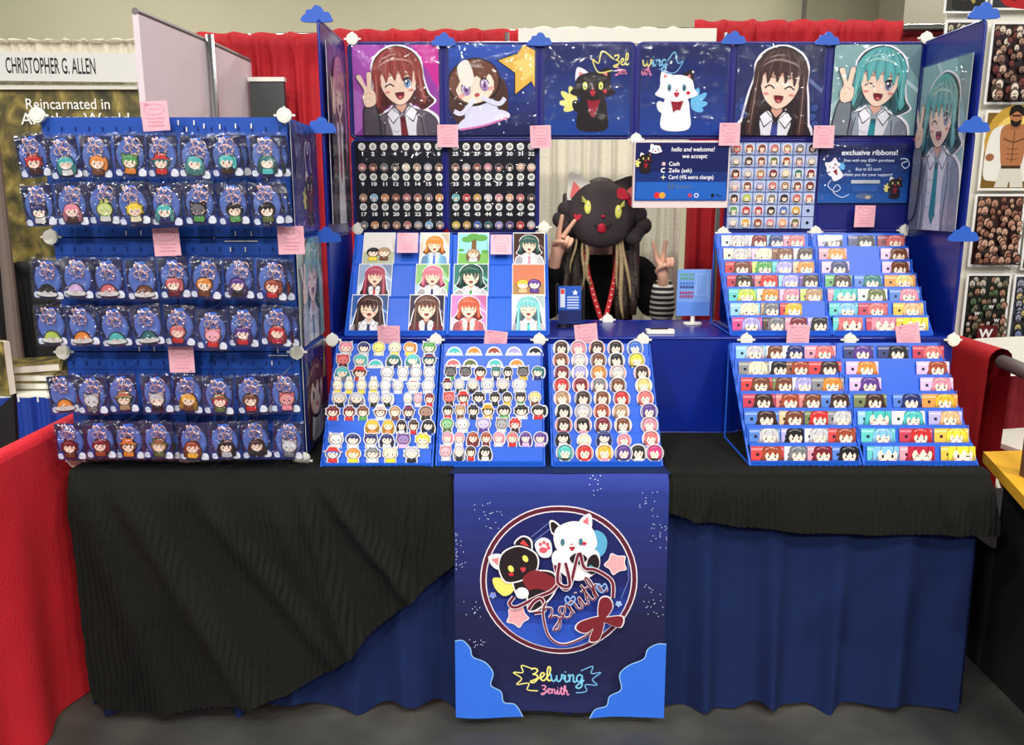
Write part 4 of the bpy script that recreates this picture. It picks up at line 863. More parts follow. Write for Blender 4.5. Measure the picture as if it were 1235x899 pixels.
# ---------------------------------------------------------------- numbered charm boards
CH_COL = ['rose', 'brown', 'grey', 'darkbrown', 'cream', 'tan', 'silver', 'brown', 'tan', 'sky', 'orange', 'auburn', 'rose', 'auburn', 'grey', 'orange', 'grey', 'orange', 'brown', 'tan', 'rose', 'silver', 'sky', 'grey',
          'brown', 'silver', 'auburn', 'pink', 'black', 'black', 'peach', 'cream', 'teal', 'red', 'gold', 'white', 'pink', 'peach', 'rose', 'darkbrown', 'yellow', 'gold', 'blue', 'darkteal', 'lavender', 'purple', 'red', 'silver']
hook = MB().tube([(0, 0, -.004), (0, 0, .012), (0, .003, .014), (0, .006, .012)], .0009, 5).build('hook', M['steel']); hook_me = hook.data; bpy.data.objects.remove(hook)
CST = ['bob', 'long', 'round', 'spiky', 'hat', 'side']
for bi, (xa, xb_, lb) in enumerate(((437.7, 529.8, 'dark charm board with low numbers, under the magenta poster'), (549.6, 640.7, 'dark charm board with high numbers, under the starry poster'))):
    Yb = YB - .013; ox = XB + SP*(bi-3) + .014; z0 = SH + SZ + .012; w, h = .332, .33
    t = thing('charm_board', lb, 'board', (ox, Yb, z0)); c = Canvas(); c.slab([(0, 0), (w, 0), (w, h), (0, h)], .003, (22, 24, 48)); c.rect(.006, .006, w-.006, h-.004, (12, 12, 26))
    for n in range(24):
        q, k = divmod(n, 8); px = xa + (xb_-xa)*k/7; X = pxX(px, Yb, 1.7)-ox
        zz = [at(px, y, Yb).z - z0 for y in ((177, 185.5, 201.5), (213.6, 221.9, 238), (249.7, 258.2, 271))[q]]
        c.ell(X, zz[0], .0138, .0138, (232, 230, 222), n=16); c.ell(X, zz[0], .0095, .0095, (206, 204, 198), n=16); num = str(bi*24+n+1); c.text(num, X, zz[0]-.0045, .009, (30, 30, 36), 1.1, 'c', bold=.02); c.text(num, X, zz[1]-.0068, .0135, (244, 244, 244), 1.25, 'c', bold=.035)
    o = c.build('printed_sheet', M['gloss'], t); o.rotation_euler.x = R(90)
    sl = sleeve(t, w-.01, h-.02, 20+bi, .003); sl.matrix_local = Matrix.Translation((w/2, -.014, .01)) @ Matrix.Rotation(R(90), 4, 'X')
    for n in range(24):
        q, k = divmod(n, 8); px = xa + (xb_-xa)*k/7; X = pxX(px, Yb, 1.7); z = at(px, (201.5, 238, 271)[q], Yb).z
        nm = CH_COL[bi*24+n]; c = Canvas(); c.slab(ell(0, 0, .0152, .0152, 16), .002, mixc(K[nm], (255, 255, 255), .35)); c.push(.0275, 0, -.0138); chibi(c, 'round', K[nm], K[rnd.choice(['white', 'red', 'navy', 'black'])], 0, n % 3); c.pop()
        num = bi*24+n+1
        o = tag(c.build('round_charm', M['gloss']), f'small round {nm} charm hanging under the number {num} on the dark board', 'charm', 'numbered round charms'); place(o, (X, Yb-.008, z-.002))
        hk = bpy.data.objects.new('hook', hook_me); C.objects.link(hk); hk.parent = o; hk.location = (0, .0135, -.001); hk.rotation_euler.x = R(0)
# ---------------------------------------------------------------- page of round buttons
x0, x1 = pxX(877, YB, 1.65), pxX(982, YB, 1.65); z0, z1 = at(930, 276, YB).z, at(930, 172, YB).z
t = thing('pocket_page', 'clear pocket page holding a seven by seven grid of round buttons', 'page', (x0, YB-.012, z0)); c = Canvas(); w, h = x1-x0, z1-z0
c.slab([(0, 0), (w, 0), (w, h), (0, h)], .0015, (168, 184, 224))
for i in range(8): c.rect(max(0, w*i/7-.0012), 0, min(w, w*i/7+.0012), h, (30, 40, 110)); c.rect(0, max(0, h*i/7-.0012), w, min(h, h*i/7+.0012), (30, 40, 110))
for j in (0, 1): c.ell(w*6.5/7, h*(.5+j)/7, .006, .006, (16, 16, 26))
c.build('pocket_sheet', M['gloss'], t).rotation_euler.x = R(90)
BC = ['rose auburn brown rose tan grey black', 'silver darkbrown brown olive auburn grey silver', 'darkbrown silver tan maroon cream darkteal maroon', 'silver brown lavender rose tan brown maroon', 'black lime tan grey black rose rose', 'green red crimson black blue gold x', 'white gold auburn pink peach olive x']
for j, row in enumerate(BC):
    for i, nm in enumerate(row.split()):
        if nm == 'x': continue
        c = Canvas(); rr_ = .0185; c.slab(ell(0, 0, rr_, rr_, 20), .003, (236, 236, 238)); c.push(.034, 0, -.017); chibi(c, 'round', K[nm], K[rnd.choice(['white', 'red', 'navy', 'black', 'pink'])], 0, (i+j) % 3); c.pop()
        o = tag(c.build('round_button', M['gloss']), f'{nm} round button, {ORD[i]} from left in the {ROW[j]} row of the pocket page', 'button', 'buttons in the pocket page'); place(o, (x0 + w*(i+.5)/7, YB-.0175, z0 + h*(6-j+.5)/7))
# ---------------------------------------------------------------- signs
def hello(c, w, h):
    for i in range(6): c.rect(0, h*i/6, w, h*(i+1)/6, mixc((30, 84, 176), (22, 30, 88), min(1, i/3)), up=False)
    wt = (244, 244, 250)
    c.text('hello and welcome!', w*.38, h*.85, h*.075, wt, .93, shear=.15, bold=.012); c.text('we accept:', w*.5, h*.735, h*.075, wt, 1, shear=.15, bold=.012)
    c.text('Cash', w*.36, h*.605, h*.07, wt, 1, bold=.012); c.text('Zelle (ask)', w*.36, h*.49, h*.07, wt, 1, bold=.012); c.text('Card (4% extra charge)', w*.36, h*.375, h*.07, wt, .87, bold=.012)
    c.poly(star5(w*.305, h*.635, h*.04, .7), (246, 190, 200)); c.stroke([(w*.32, h*.56), (w*.29, h*.55), (w*.285, h*.5), (w*.32, h*.49)], .004, wt); c.poly(star5(w*.305, h*.405, h*.05, .3, 90, 4), (250, 240, 190))
    c.rect(w*.015, h*.02, w*.985, h*.32, (34, 96, 190)); c.rect(w*.36, h*.2, w*.42, h*.3, (80, 96, 130)); c.rect(w*.375, h*.225, w*.405, h*.275, (34, 96, 190)); c.text('Square', w*.44, h*.215, h*.075, (90, 110, 150), 1, bold=.01)
    c.ell(w*.245, h*.09, h*.055, h*.055, (226, 40, 50)); c.ell(w*.3, h*.09, h*.055, h*.055, (246, 166, 50)); c.ell(w*.6, h*.09, h*.035, h*.035, (200, 60, 90)); c.ell(w*.67, h*.09, h*.04, h*.04, (230, 236, 250)); c.ell(w*.67, h*.09, h*.025, h*.025, (40, 90, 190)); c.ell(w*.845, h*.09, h*.03, h*.035, (20, 24, 40)); c.text('Pay', w*.88, h*.06, h*.06, (30, 40, 70), 1)
    c.push(.024, w*.11, h*.72); cat(c, (34, 24, 28), (230, 230, 120), (240, 232, 130), -1, (246, 240, 244)); c.pop(); c.push(.022, w*.21, h*.88); cat_head(c, (248, 246, 250), None, (40, 30, 34), (60, 120, 140)); c.pop()
a, b = at(767, 172, 3.26), at(876, 242, 3.26); w, h = b.x-a.x, a.z-b.z
t = thing('payment_sign', 'blue hello and welcome payment sign in a pale frame above the person', 'sign', ((a.x+b.x)/2, 3.26, b.z-.02))
MB().prism(rrect(w+.012, h+.034, .004, 2, 0, (h+.02)/2), -.03, -.003, UP).build('pale_frame', mat('pale_frame_board', (222, 206, 206), .6), t)
c = Canvas(); c.slab([(0, 0), (w, 0), (w, h), (0, h)], .001, (200, 210, 230)); hello(c, w, h); o = c.build('printed_sheet', M['gloss'], t); place(o, (-w/2, -.0005, .02))
t.children[0].matrix_local = Matrix.Translation((0, 0, 0))
def ribbon(c, w, h):
    for i in range(6): c.rect(0, h*i/6, w, h*(i+1)/6, mixc((30, 90, 170), (22, 30, 84), i/5), up=False)
    wt = (244, 246, 250)
    c.text('exclusive ribbons!', w*.54, h*.83, h*.09, wt, 1.1, 'c', bold=.018)
    for i, s_ in enumerate(('free with any $20+ purchase', 'or,', 'Buy at $3 each', 'thank you for your support!')): c.text(s_, w*.54, h*(.715-.075*i-(.02 if i == 3 else 0)), h*.05, (226, 236, 248), 1.1, 'c', bold=.008)
    c.rect(w*.36, h*.34, w*.68, h*.4, (196, 200, 206)); c.rect(w*.38, h*.2, w*.66, h*.3, (44, 96, 176)); c.ell(w*.52, h*.12, w*.1, h*.05, (90, 110, 150)); c.ell(w*.56, h*.1, w*.03, h*.03, (200, 190, 150))
    c.push(.026, w*.14, h*.64, 1, .5); cat(c, (248, 246, 250), (40, 40, 50), (110, 190, 235), 1, (250, 240, 244)); c.pop()
    c.push(.026, w*.85, h*.34); cat(c, (34, 24, 28), (230, 230, 120), (240, 232, 130), -1, (246, 240, 244)); c.pop()
    for pts in ([(.13, .4), (.1, .3), (.18, .2), (.24, .25), (.2, .32), (.16, .2), (.26, .1), (.34, .15)], [(.88, .76), (.95, .76), (.99, .66), (.94, .6), (.9, .68), (.96, .72)]): c.stroke([(min(x, .985)*w, y*h) for x, y in pts], .003, (210, 226, 246))
a, b = at(990.5, 175, YB-.01), at(1093, 245, YB-.01)
art_piece('ribbon_sign', 'blue sign reading exclusive ribbons on the right half of the shelf wall', 'sign', ribbon, b.x-a.x, a.z-b.z, ((a.x+b.x)/2, YB-.012, b.z), slv=31)
# ---------------------------------------------------------------- pink price cards
def price(px, py, Y, w, label, h=None, roll=0, tilt=0, z=None):
    h = h or w*1.05; p = at(px, py, Y); c = Canvas(.0002); c.slab([(-w/2, -h/2), (w/2, -h/2), (w/2, h/2), (-w/2, h/2)], .0008, (236, 176, 190)); ln = (216, 142, 160)
    oval = [(.36*w*math.cos(a*math.pi/10)*(1+.04*(a % 2)), .22*h + .17*h*math.sin(a*math.pi/10)*(1+.08*(a % 2))) for a in range(20)]
    c.stroke(oval, w*.025, ln, close=True); c.stroke([(-.2*w, .22*h), (-.1*w, .26*h), (0, .2*h), (.1*w, .25*h), (.2*w, .22*h)], w*.02, ln)
    for j, f in enumerate((.34, .26, .3)): c.stroke([(-f*w, -.08*h-.12*h*j)] + [(-f*w + 2*f*w*i/7, -.08*h-.12*h*j + (.02*h if i % 2 else -.02*h)) for i in range(1, 8)], w*.022, ln)
    c.blob([(-.3*w, .38*h), (-.36*w, .42*h), (-.28*w, .46*h), (-.2*w, .42*h)], ln)
    o = tag(c.build('price_card'), label, 'card', 'pink price cards'); place(o, p, tilt, 0, roll); return o
for a in [(187, 140, 2.5, .078, 'pink price card on the top edge of the blue keychain tower', None, 3), (201, 292, 2.5, .078, 'pink price card in the middle of the tower, below the second keychain row', None, 2), (351, 290, 2.5, .078, 'pink price card at the right edge of the keychain tower', None, 1),
          (219, 434, 2.49, .076, 'pink price card on the tower below the fourth keychain row', None, 0), (540, 164, 3.27, .078, 'pink price card between the magenta poster and the starry poster', None, 0), (652, 165, 3.27, .078, 'pink price card between the starry poster and the black cat poster', None, 2),
          (880, 162, 3.25, .078, 'pink price card above the page of round buttons', None, 0), (993.5, 165, 3.27, .078, 'pink price card above the exclusive ribbons sign', None, 0), (1043, 261, 3.27, .078, 'pink price card below the exclusive ribbons sign', None, 0),
          (469, 407, 2.86, .077, 'pink price card hanging over the top of the left sticker rack', None, 0), (598, 408, 2.83, .078, 'small tilted pink price card above the middle sticker rack', .05, -6), (707, 405, 2.84, .078, 'pink price card leaning at the counter above the round sticker rack', .08, 6),
          (962.5, 406, 2.86, .078, 'pink price card between the upper and lower left card racks', None, 0), (1095, 404, 2.85, .08, 'tilted pink price card above the lower right card rack', .075, 12)]:
    price(a[0], a[1], a[2], a[3], a[4], a[5], a[6])
# ================================================================= stepped racks
def rack(label, name, xc, w, Y0, z0, Y1, z1, n, lean=16, leg=True, plate=1.28):
    t = thing(name, label, 'rack', (xc, Y0, z0)); dy, dz = (Y1-Y0)/n, (z1-z0-.012)/n
    shared = MB()
    Rm = Matrix.Rotation(R(-lean), 4, 'X')
    st = MB().prism(rrect(w-.006, dz*plate, .004, 2, 0, dz*plate/2), -.0012, .0012, Rm @ UP).box((0, -.007, 0), (w-.006, .016, .002)).box((0, -.0155, .003), (w-.006, .002, .008))
    so = st.build('step', M['rack'], t); sme = so.data; bpy.data.objects.remove(so)
    for k in range(n):
        o = bpy.data.objects.new('step', sme); C.objects.link(o); o.parent = t; o.location = (0, .017 + dy*k, .012 + dz*k)
    MB().box((0, .004, .007), (w, .004, .014)).build('front_lip', M['rack'], t)
    for q in (-1, 1):
        b = MB(); x = q*(w/2+.0015)
        b.tube([(x, .0, .004), (x, Y1-Y0, z1-z0)], .0035, 6); b.tube([(x, 0, .004), (x, (Y1-Y0)*.98, .004)], .003, 6)
        if leg: b.tube([(x, Y1-Y0, z1-z0), (x, (Y1-Y0)*.98, .004)], .003, 6)
        for k in range(1, n): b.tube([(x, .017+dy*k, .012+dz*k), (x, .017+dy*k+dz*plate*math.sin(R(lean)), .012+dz*k+dz*plate*math.cos(R(lean)))], .0025, 5)
        b.build('side_rail', M['rack'], t)
    def pos(r):   # row r from the top -> (Y, z) where things stand
        k = n-1-r; return (Y0 + .017 + dy*k - .006, z0 + .0135 + dz*k)
    return pos
RA = rack('blue stepped rack of die cut stickers, left of the three front sticker racks', 'sticker_rack', -.423, .345, 2.50, .80, 2.82, 1.135, 9)
RB = rack('blue stepped rack of die cut stickers, middle one of the three front racks', 'sticker_rack', -.068, .335, 2.50, .806, 2.82, 1.135, 9)
RCc = rack('blue stepped rack of round stickers beside the open blue counter front', 'sticker_rack', .297, .34, 2.50, .806, 2.82, 1.135, 9)
RD = rack('lower card rack next to the open blue counter front, seven rows', 'card_rack', .917, .343, 2.505, .806, 2.83, 1.135, 7)
RE = rack('lower card rack at the right end of the table, seven rows', 'card_rack', 1.278, .352, 2.505, .806, 2.83, 1.135, 7)
RF = rack('upper card rack on the counter, nearest to the person', 'card_rack', .948, .352, 2.915, 1.154, 3.225, 1.488, 7)
RG = rack('upper card rack on the counter beside the right blue wing', 'card_rack', 1.307, .345, 2.915, 1.154, 3.225, 1.488, 7)
RH = rack('blue print rack on the counter beside the left blue wing', 'print_rack', -.408, .355, 2.915, 1.154, 3.20, 1.495, 3, 36, plate=1.22)
RI = rack('blue print rack on the counter directly left of the person', 'print_rack', -.048, .352, 2.915, 1.154, 3.20, 1.495, 3, 36, plate=1.22)
# die cut stickers: pixel x in a 5x crop, colour, style
LA = [("185 pink hood,293 navy bob,385 yellow ball,480 cream bob,570 orange side,688 green hood"), ("170 red cat,270 teal side,365 teal dome,475 darkteal long,590 teal long,690 darkteal hat"),
      ("165 teal long,268 darkbrown hat,435 white cat,530 white cat,610 white bunny,690 white cat"), ("135 cream bunny,205 cream bunny,280 cream bunny,352 cream bunny,425 white ball,500 white cat,592 white hat,680 white ball"),
      ("145 silver hood,250 silver long,355 silver hood,435 silver side,560 white bob,620 pink cat,690 maroon bob"), ("108 maroon spiky,205 maroon spiky,290 brown spiky,395 brown hat,483 tan bob,565 brown hat,668 brown ball"),
      ("345 gold long,440 gold long,522 black long,592 darkbrown spiky,680 black long"), ("125 white cat,228 navy bob,335 navy hood,432 navy long,530 purple cat,648 yellow spiky"),
      ("105 blue hat,230 orange bob,345 grey spiky,455 cream hood,582 silver spiky")]
LB = [("115 teal dome,232 orange dome,353 auburn dome,473 lavender dome,600 black dome"), ("108 rose dome,212 olive dome,360 teal dome,490 orange dome"),
      ("90 black cat,180 black cat,270 black bob,365 darkteal hood,438 black bob,528 black cat,615 darkteal side"), ("75 silver hat,145 silver bob,225 silver long,315 white cat,405 silver hood,505 white ball"),
      ("85 red cat,170 black hat,262 black spiky,358 black spiky,432 black bob,512 black hood,600 blond bob"), ("75 black bob,152 tan hood,228 black spiky,315 black hat,415 black bob,520 black spiky,622 black side"),
      ("72 green ball,165 white ball,290 lavender cat,398 grey cat,480 red spiky"), ("72 pink side,143 pink bob,225 auburn long,305 auburn bob,380 pink side,465 rose bob,545 purple long,630 purple side"), ("65 pink cat,145 silver long,215 darkbrown bob,300 black long")]
BODY = dict(pink='white', navy='white', yellow='cream', cream='yellow', orange='yellow', green='olive', red='darkbrown', teal='grey', darkteal='navy', darkbrown='red', white='white', silver='black', maroon='red', brown='tan', tan='brown',
            gold='orange', black='olive', purple='lilac', blue='red', lavender='purple', auburn='maroon', rose='red', grey='white', blond='brown', olive='green', black_='white')
SW = {'hood': 'hooded', 'bob': 'short-haired', 'ball': 'round', 'side': 'ponytail', 'cat': 'cat-eared', 'dome': 'dumpling-shaped', 'long': 'long-haired', 'hat': 'hat-wearing', 'bunny': 'bunny-eared', 'spiky': 'spiky-haired'}
cnt = 0
for rows, off, sc, pos, rk in ((LA, 380, 5, RA, 'left'), (LB, 525, 4.993, RB, 'middle')):
    for j, row in enumerate(rows):
        Y, z = pos(j); items = [i_.split() for i_ in row.split(',')]
        for i, (cx, nm, sty) in enumerate(items):
            px = off + float(cx)/sc; X = pxX(px, Y, z); gap = min([abs(float(cx)-float(o_[0])) for o_ in items if o_[0] != cx] + [110])/sc
            wpx = min(21.5, gap*1.05) if sty != 'dome' else 21; s = wpx*2.75/F*.86; hh = .054 if sty != 'dome' else .05
            c = Canvas(.00012); c.push(hh*.86, 0, .004, s/(hh*.86)); body = K[['white', 'red', 'navy', 'black', 'gold', 'green'][cnt % 6]] if nm in ('black', 'brown') else K[BODY[nm]]
            chibi(c, sty, K[nm], body, .085, cnt % 3, th=.0006); c.pop(); cnt += 1
            o = tag(c.build('die_cut_sticker', M['print']), f'{nm} {SW[sty]} figure sticker, {ORD[i]} in the {ROW[j]} row of the {rk} sticker rack', 'sticker', 'die cut stickers on the racks')
            place(o, (X, Y - .0012*(i % 2) - .001, z + .0005), tilt=14, roll=rnd.uniform(-2, 2))
LC = ["108 darkbrown,212 pink,323 darkbrown,435 black,555 blue", "110 brown,222 silver,333 brown,443 black,565 yellow", "112 maroon,222 lavender,338 orange,452 silver,597 darkbrown", "112 red,225 maroon,340 grey,450 brown,608 blond", "118 tan,240 darkbrown,356 brown,475 red,617 rose",
      "122 black,240 silver,352 auburn,470 tan,640 purple", "122 darkbrown,242 black,363 maroon,482 brown,640 pink", "120 black clear,245 cream,365 navy clear,490 pink,650 rose", "132 teal,252 red,370 gold,487 purple,575 black,670 magenta"]
for j, row in enumerate(LC):
    Y, z = RCc(j)
    for i, it in enumerate(row.split(',')):
        p = it.split(); nm = p[1]; px = 655 + float(p[0])/4.993; X = pxX(px, Y, z); c = Canvas(.00012); d = .0575 if not (j == 7 and nm in ('cream', 'pink')) else .047
        if len(p) > 2:
            c.push(.05, 0, .003); chibi(c, 'long', K[nm], K['white'], .05, 1, th=.0006, edge=(130, 150, 200)); c.pop(); lb = f'see-through {nm}-haired figure sticker, {ORD[i]} in the eighth row of the round sticker rack'
        else:
            c.slab(ell(0, d/2, d/2, d/2, 28), .0006, (216, 216, 218)); c.push(d*.93, 0, d*.035); chibi(c, 'round', K[nm], K[['white', 'red', 'navy', 'black', 'pink'][(i*3+j) % 5]], 0, (i+j) % 3); c.pop()
            lb = f'{nm} round portrait sticker, {ORD[i]} from left in the {ROW[j]} row of the round sticker rack'
        o = tag(c.build('round_sticker', M['print']), lb, 'sticker', 'round stickers on the rack'); place(o, (X, Y - .0012*(i % 2) - .001, z), tilt=14, roll=rnd.uniform(-3, 3))
# ---------------------------------------------------------------- long cards
LD = ["65-200 sky silver,202-275 white brown,275-370 white navy,375-515 pink rose", "78-213 grey cream,215-292 white black,292-395 brown auburn,395-540 red darkbrown", "88-228 red brown,230-318 olive brown,320-405 white lavender,408-552 grey orange", "97-242 crimson darkbrown,245-348 rose auburn,350-448 rose brown,450-580 blue darkbrown",
      "105-258 blue darkbrown,260-370 peach brown,375-480 olive red,480-585 grey silver", "125-265 blue silver,270-370 lavender black,375-480 white silver,482-605 red auburn", "133-280 red auburn,283-385 white grey,388-498 pink maroon,500-618 blue black"]
LE = ["552-685 navy purple,705-845 navy black,863-1003 crimson rose", "562-708 lilac orange,880-1028 lilac auburn", "578-720 lilac purple,897-1045 lilac pink", "597-745 olive darkbrown,775-903 blue navy,905-1065 orange gold", "615-765 sky teal,768-918 white teal,935-1085 lavender peach", "630-783 teal sky,803-952 crimson red,960-1115 gold yellow", "657-800 teal sky,803-962 pink crimson,990-1145 gold yellow"]
LF = ["80-208 white silver,210-298 white maroon,300-375 sky navy,378-480 pink rose", "90-222 cream silver,225-322 lilac cream,325-425 brown brown,428-520 white darkbrown", "98-225 red brown,228-323 lime green,325-420 teal lavender,425-525 peach orange", "107-235 crimson darkbrown,240-350 rose red,355-450 sky lavender,455-545 purple darkbrown",
      "115-250 teal lime,252-355 cream orange,360-455 lilac pink,460-565 lime tan", "122-265 sky cream,270-355 tan grey,362-467 red gold", "133-275 magenta lavender,280-385 darkbrown grey,388-490 pink maroon,495-590 lavender black"]
LG = ["545-663 lavender black,692-820 navy black,832-965 maroon rose", "550-683 pink orange,848-982 lilac brown", "563-695 lilac navy,855-987 lilac brown", "580-708 green darkbrown,720-855 blue darkteal,865-1015 orange blond", "593-733 pink teal,737-878 white olive,890-1035 blue pink", "600-737 teal sky,740-880 crimson rose,908-1052 gold peach", "618-760 teal rose,778-918 crimson pink,922-1075 gold yellow"]
def card_art(c, w, h, bg, hair, mood, close=False):
    c.slab([(0, 0), (w, 0), (w, h), (0, h)], .0007, mixc(bg, (255, 255, 255), .12)); c.rect(0, h*.74, w, h*.88, mixc(bg, (255, 255, 255), .45)); c.rect(0, 0, w, h*.12, mixc(bg, (0, 0, 0), .15))
    c.rect(w*.16, h*.36, w*.16+.009, h*.36+.009, (24, 24, 40))
    cx = w*.66; s = h*1.42 if not close else h*2.1; cx = w*.64
    c.push(s, cx, -h*(.3 if not close else .55))
    c.clip = (0, 0, w, h)
    def cl(P): return P
    c.poly(cl(smooth([(-.46, .5), (-.4, .85), (0, 1.0), (.4, .85), (.48, .5), (.52, .1), (-.52, .1)])), mixc(hair, (10, 0, 10), .3))
    c.poly(cl(smooth([(-.3, .55), (-.24, .25), (0, .12), (.24, .25), (.3, .55), (0, .68)])), (252, 226, 204))
    c.poly(cl(smooth([(-.42, .3), (-.42, .75), (0, .96), (.42, .75), (.42, .3), (.28, .62), (.16, .48), (.04, .64), (-.1, .46), (-.22, .64)], 4)), hair)
    c.stroke(cl([(-.3, .76), (-.05, .86), (.25, .78)]), .05, mixc(hair, (255, 255, 255), .45))
    c.stroke(cl([(-.1, .9), (-.2, .7), (-.22, .6)]), .02, mixc(hair, (10, 5, 10), .6)); c.stroke(cl([(.12, .9), (.2, .7), (.16, .52)]), .02, mixc(hair, (10, 5, 10), .6)); face(c, 0, .42, .9, mood); c.pop(); c.clip = None
def cards(rows, off, sc, pos, rk, h=.047):
    for j, row in enumerate(rows):
        Y, z = pos(j)
        for i, it in enumerate(row.split(',')):
            rg, bg, hr = it.split(); a, b = [off + float(v)/sc for v in rg.split('-')]; X0, X1 = pxX(a, Y, z), pxX(b, Y, z); w = X1-X0; c = Canvas(.0001); over = w < .088
            W = .1 if over else w
            card_art(c, w, h, K[bg], K[hr], (i+j) % 3, (j == 6 and 'right' in rk) or (j == 4 and i == 0 and 'right' in rk))
            o = tag(c.build('long_card', M['gloss']), f'{bg} card with {hr} hair, {ORD[i]} in the {ROW[j]} row of the {rk} card rack', 'card', 'long cards on the racks'); place(o, (X0 + .0006, Y - .001, z + .0005), tilt=14)
cards(LD, 870, 3.742, RD, 'lower left'); cards(LE, 870, 3.742, RE, 'lower right'); cards(LF, 850, 3.997, RF, 'upper left', .049); cards(LG, 850, 3.997, RG, 'upper right', .049)
# ---------------------------------------------------------------- postcard prints
def pp(bg, hair, cloth, acc, eye, mood=0, longh=False, bg2=None, k=1.1, tilt=0):
    return lambda c, w, h: portrait(c, w, h, K.get(bg, bg), K.get(hair, hair), K.get(cloth, cloth), K.get(acc, acc), eye, mood, tilt, longh, k, .5, .58, hand=False, bg2=bg2)
def two(bg, h1, h2, b1, b2):
    def f(c, w, h):
        c.rect(0, 0, w, h, bg); c.rect(0, 0, w, h*.4, mixc(bg, (120, 140, 80), .4))
        for q, hc, bc in ((.32, h1, b1), (.68, h2, b2)): c.push(w*.5, w*q, h*.12); chibi(c, 'bob', K[hc], K[bc], 0, 1); c.pop()
    return f
def tree(c, w, h):
    c.rect(0, h*.35, w, h, (150, 214, 224)); c.rect(0, 0, w, h*.35, (120, 180, 90)); c.rect(w*.44, h*.3, w*.6, h, (120, 86, 50))
    for x, y, s in ((.3, .8, .2), (.75, .85, .22), (.5, .95, .2), (.9, .4, .12), (.1, .45, .1)): c.ell(min(max(w*x, s*w), w-s*w), min(h*y, h-s*w*.6), s*w, s*w*.6, (96, 160, 80))
    c.push(w*.5, w*.5, h*.08); chibi(c, 'long', K['tan'], K['white'], 0, 0); c.pop()
for (x0, x1, y1, row, pos, fn_, lb) in [
    (225, 380, 205, 0, RH, two((226, 220, 214), 'black', 'tan', 'yellow', 'brown'), 'pale print with a black-haired and a tan-haired figure, top left of the left print rack'),
    (200, 365, 345, 1, RH, pp((150, 170, 200), (176, 60, 90), 'darkbrown', 'red', (60, 30, 90), 1, True, (200, 214, 230)), 'blue-grey print of a pink-haired girl, middle left of the left print rack'),
    (165, 345, 553, 2, RH, pp((50, 90, 160), (60, 32, 30), 'white', 'navy', (90, 40, 80), 2, True, (110, 160, 220), 1.25), 'blue print of a dark brown-haired girl, bottom left of the left print rack'),
    (500, 645, 205, 0, RH, pp((240, 214, 196), 'orange', 'sky', 'blue', (60, 30, 30), 1, False, (220, 226, 214)), 'peach print of an orange-haired figure, top right of the left print rack'),
    (480, 645, 350, 1, RH, pp((140, 190, 120), (230, 120, 140), 'white', 'navy', (60, 30, 90), 1, False, (170, 200, 230)), 'green print of a pink-haired girl, middle right of the left print rack'),
    (448, 620, 553, 2, RH, pp((56, 44, 70), (96, 60, 50), 'maroon', 'navy', (90, 40, 80), 1, True, (70, 66, 120), 1.3), 'dark print of a laughing brown-haired girl, bottom right of the left print rack'),
    (685, 838, 207, 0, RI, tree, 'light blue print of a small figure under a tree in the right print rack'),
    (665, 835, 350, 1, RI, pp((60, 120, 110), (30, 80, 66), 'white', 'green', (30, 90, 60), 2, False, (120, 200, 180), 1.2), 'green print of a dark green-haired boy, middle left of the right print rack'),
    (650, 828, 557, 2, RI, pp((232, 130, 190), (206, 90, 60), 'rose', 'auburn', (60, 90, 140), 1, False, (244, 190, 224)), 'bright pink print of a red-haired girl, bottom left of the right print rack'),
    (955, 1110, 210, 0, RI, pp((70, 46, 38), (50, 90, 80), 'white', 'pink', (40, 60, 60), 1, False, (96, 62, 48)), 'brown print of a dark teal-haired figure beside the raised hand'),
    (950, 1110, 350, 1, RI, two((200, 120, 90), 'gold', 'purple', 'peach', 'purple'), 'orange print of a gold-haired and a purple-haired figure in the right print rack'),
    (948, 1110, 557, 2, RI, pp((206, 226, 228), (120, 200, 204), 'white', 'teal', (40, 120, 130), 1, True, (230, 240, 240), 1.25), 'white and teal print of a teal-haired girl, bottom right of the right print rack')]:
    Y, z = pos(row); a, b = 380 + x0/3.997, 380 + x1/3.997; X0, X1 = pxX(a, Y, z), pxX(b, Y, z); Ha = .148 if row == 2 else .140
    art_piece('postcard_print', lb, 'print', fn_, X1-X0, Ha, ((X0+X1)/2, Y-.001, z+.0005), tilt=35, group='postcard prints on the print racks', dz=.00006)
for px, py, lb in ((491.5, 293, 'pink price card at the top of the left print rack'), (604.5, 295, 'pink price card at the top of the right print rack')):
    p = at(px, py, 3.13); price(px, py, 3.13, .078, lb, .078, 0, 25)
# ================================================================= keychain tower
TX0, TY = -1.384, 2.56; TZ = .351
tower = thing('keychain_tower', 'blue slotted display tower hung with bagged keychains', 'tower', (TX0+.36, TY+.18, T+.012))
c = Canvas(.0003); c.slab(rrect(SP-.004, TZ-.004, .012, 3), .004, (28, 76, 170)); r = random.Random(4)
for j in range(9):
    c.z += c.dz
    for i in range(9):
        x = -.16 + .04*i + (.018 if j % 2 else 0); y = -.155 + .037*j
        if x > .165: continue
        c.rect(x-.0022, y-.006, x+.0022, y+.006, (10, 34, 112), up=False)
    c.rect(-.165, -.139+.037*j, .165, -.1375+.037*j, (14, 50, 140), up=False) if j < 8 else None
tp = c.build('slotted_panel', M['tower']); bpy.data.objects.remove(tp)
c.build  # panel art is printed relief of the slots
slot_me = None
def slotted():
    global slot_me
    if slot_me is None:
        k = Canvas(.0003); k.v, k.f, k.c = c.v, c.f, c.c; o = k.build('slotted_panel', M['print']); slot_me = o.data; bpy.data.objects.remove(o)
    o = bpy.data.objects.new('slotted_panel', slot_me); C.objects.link(o); o.parent = tower; return o
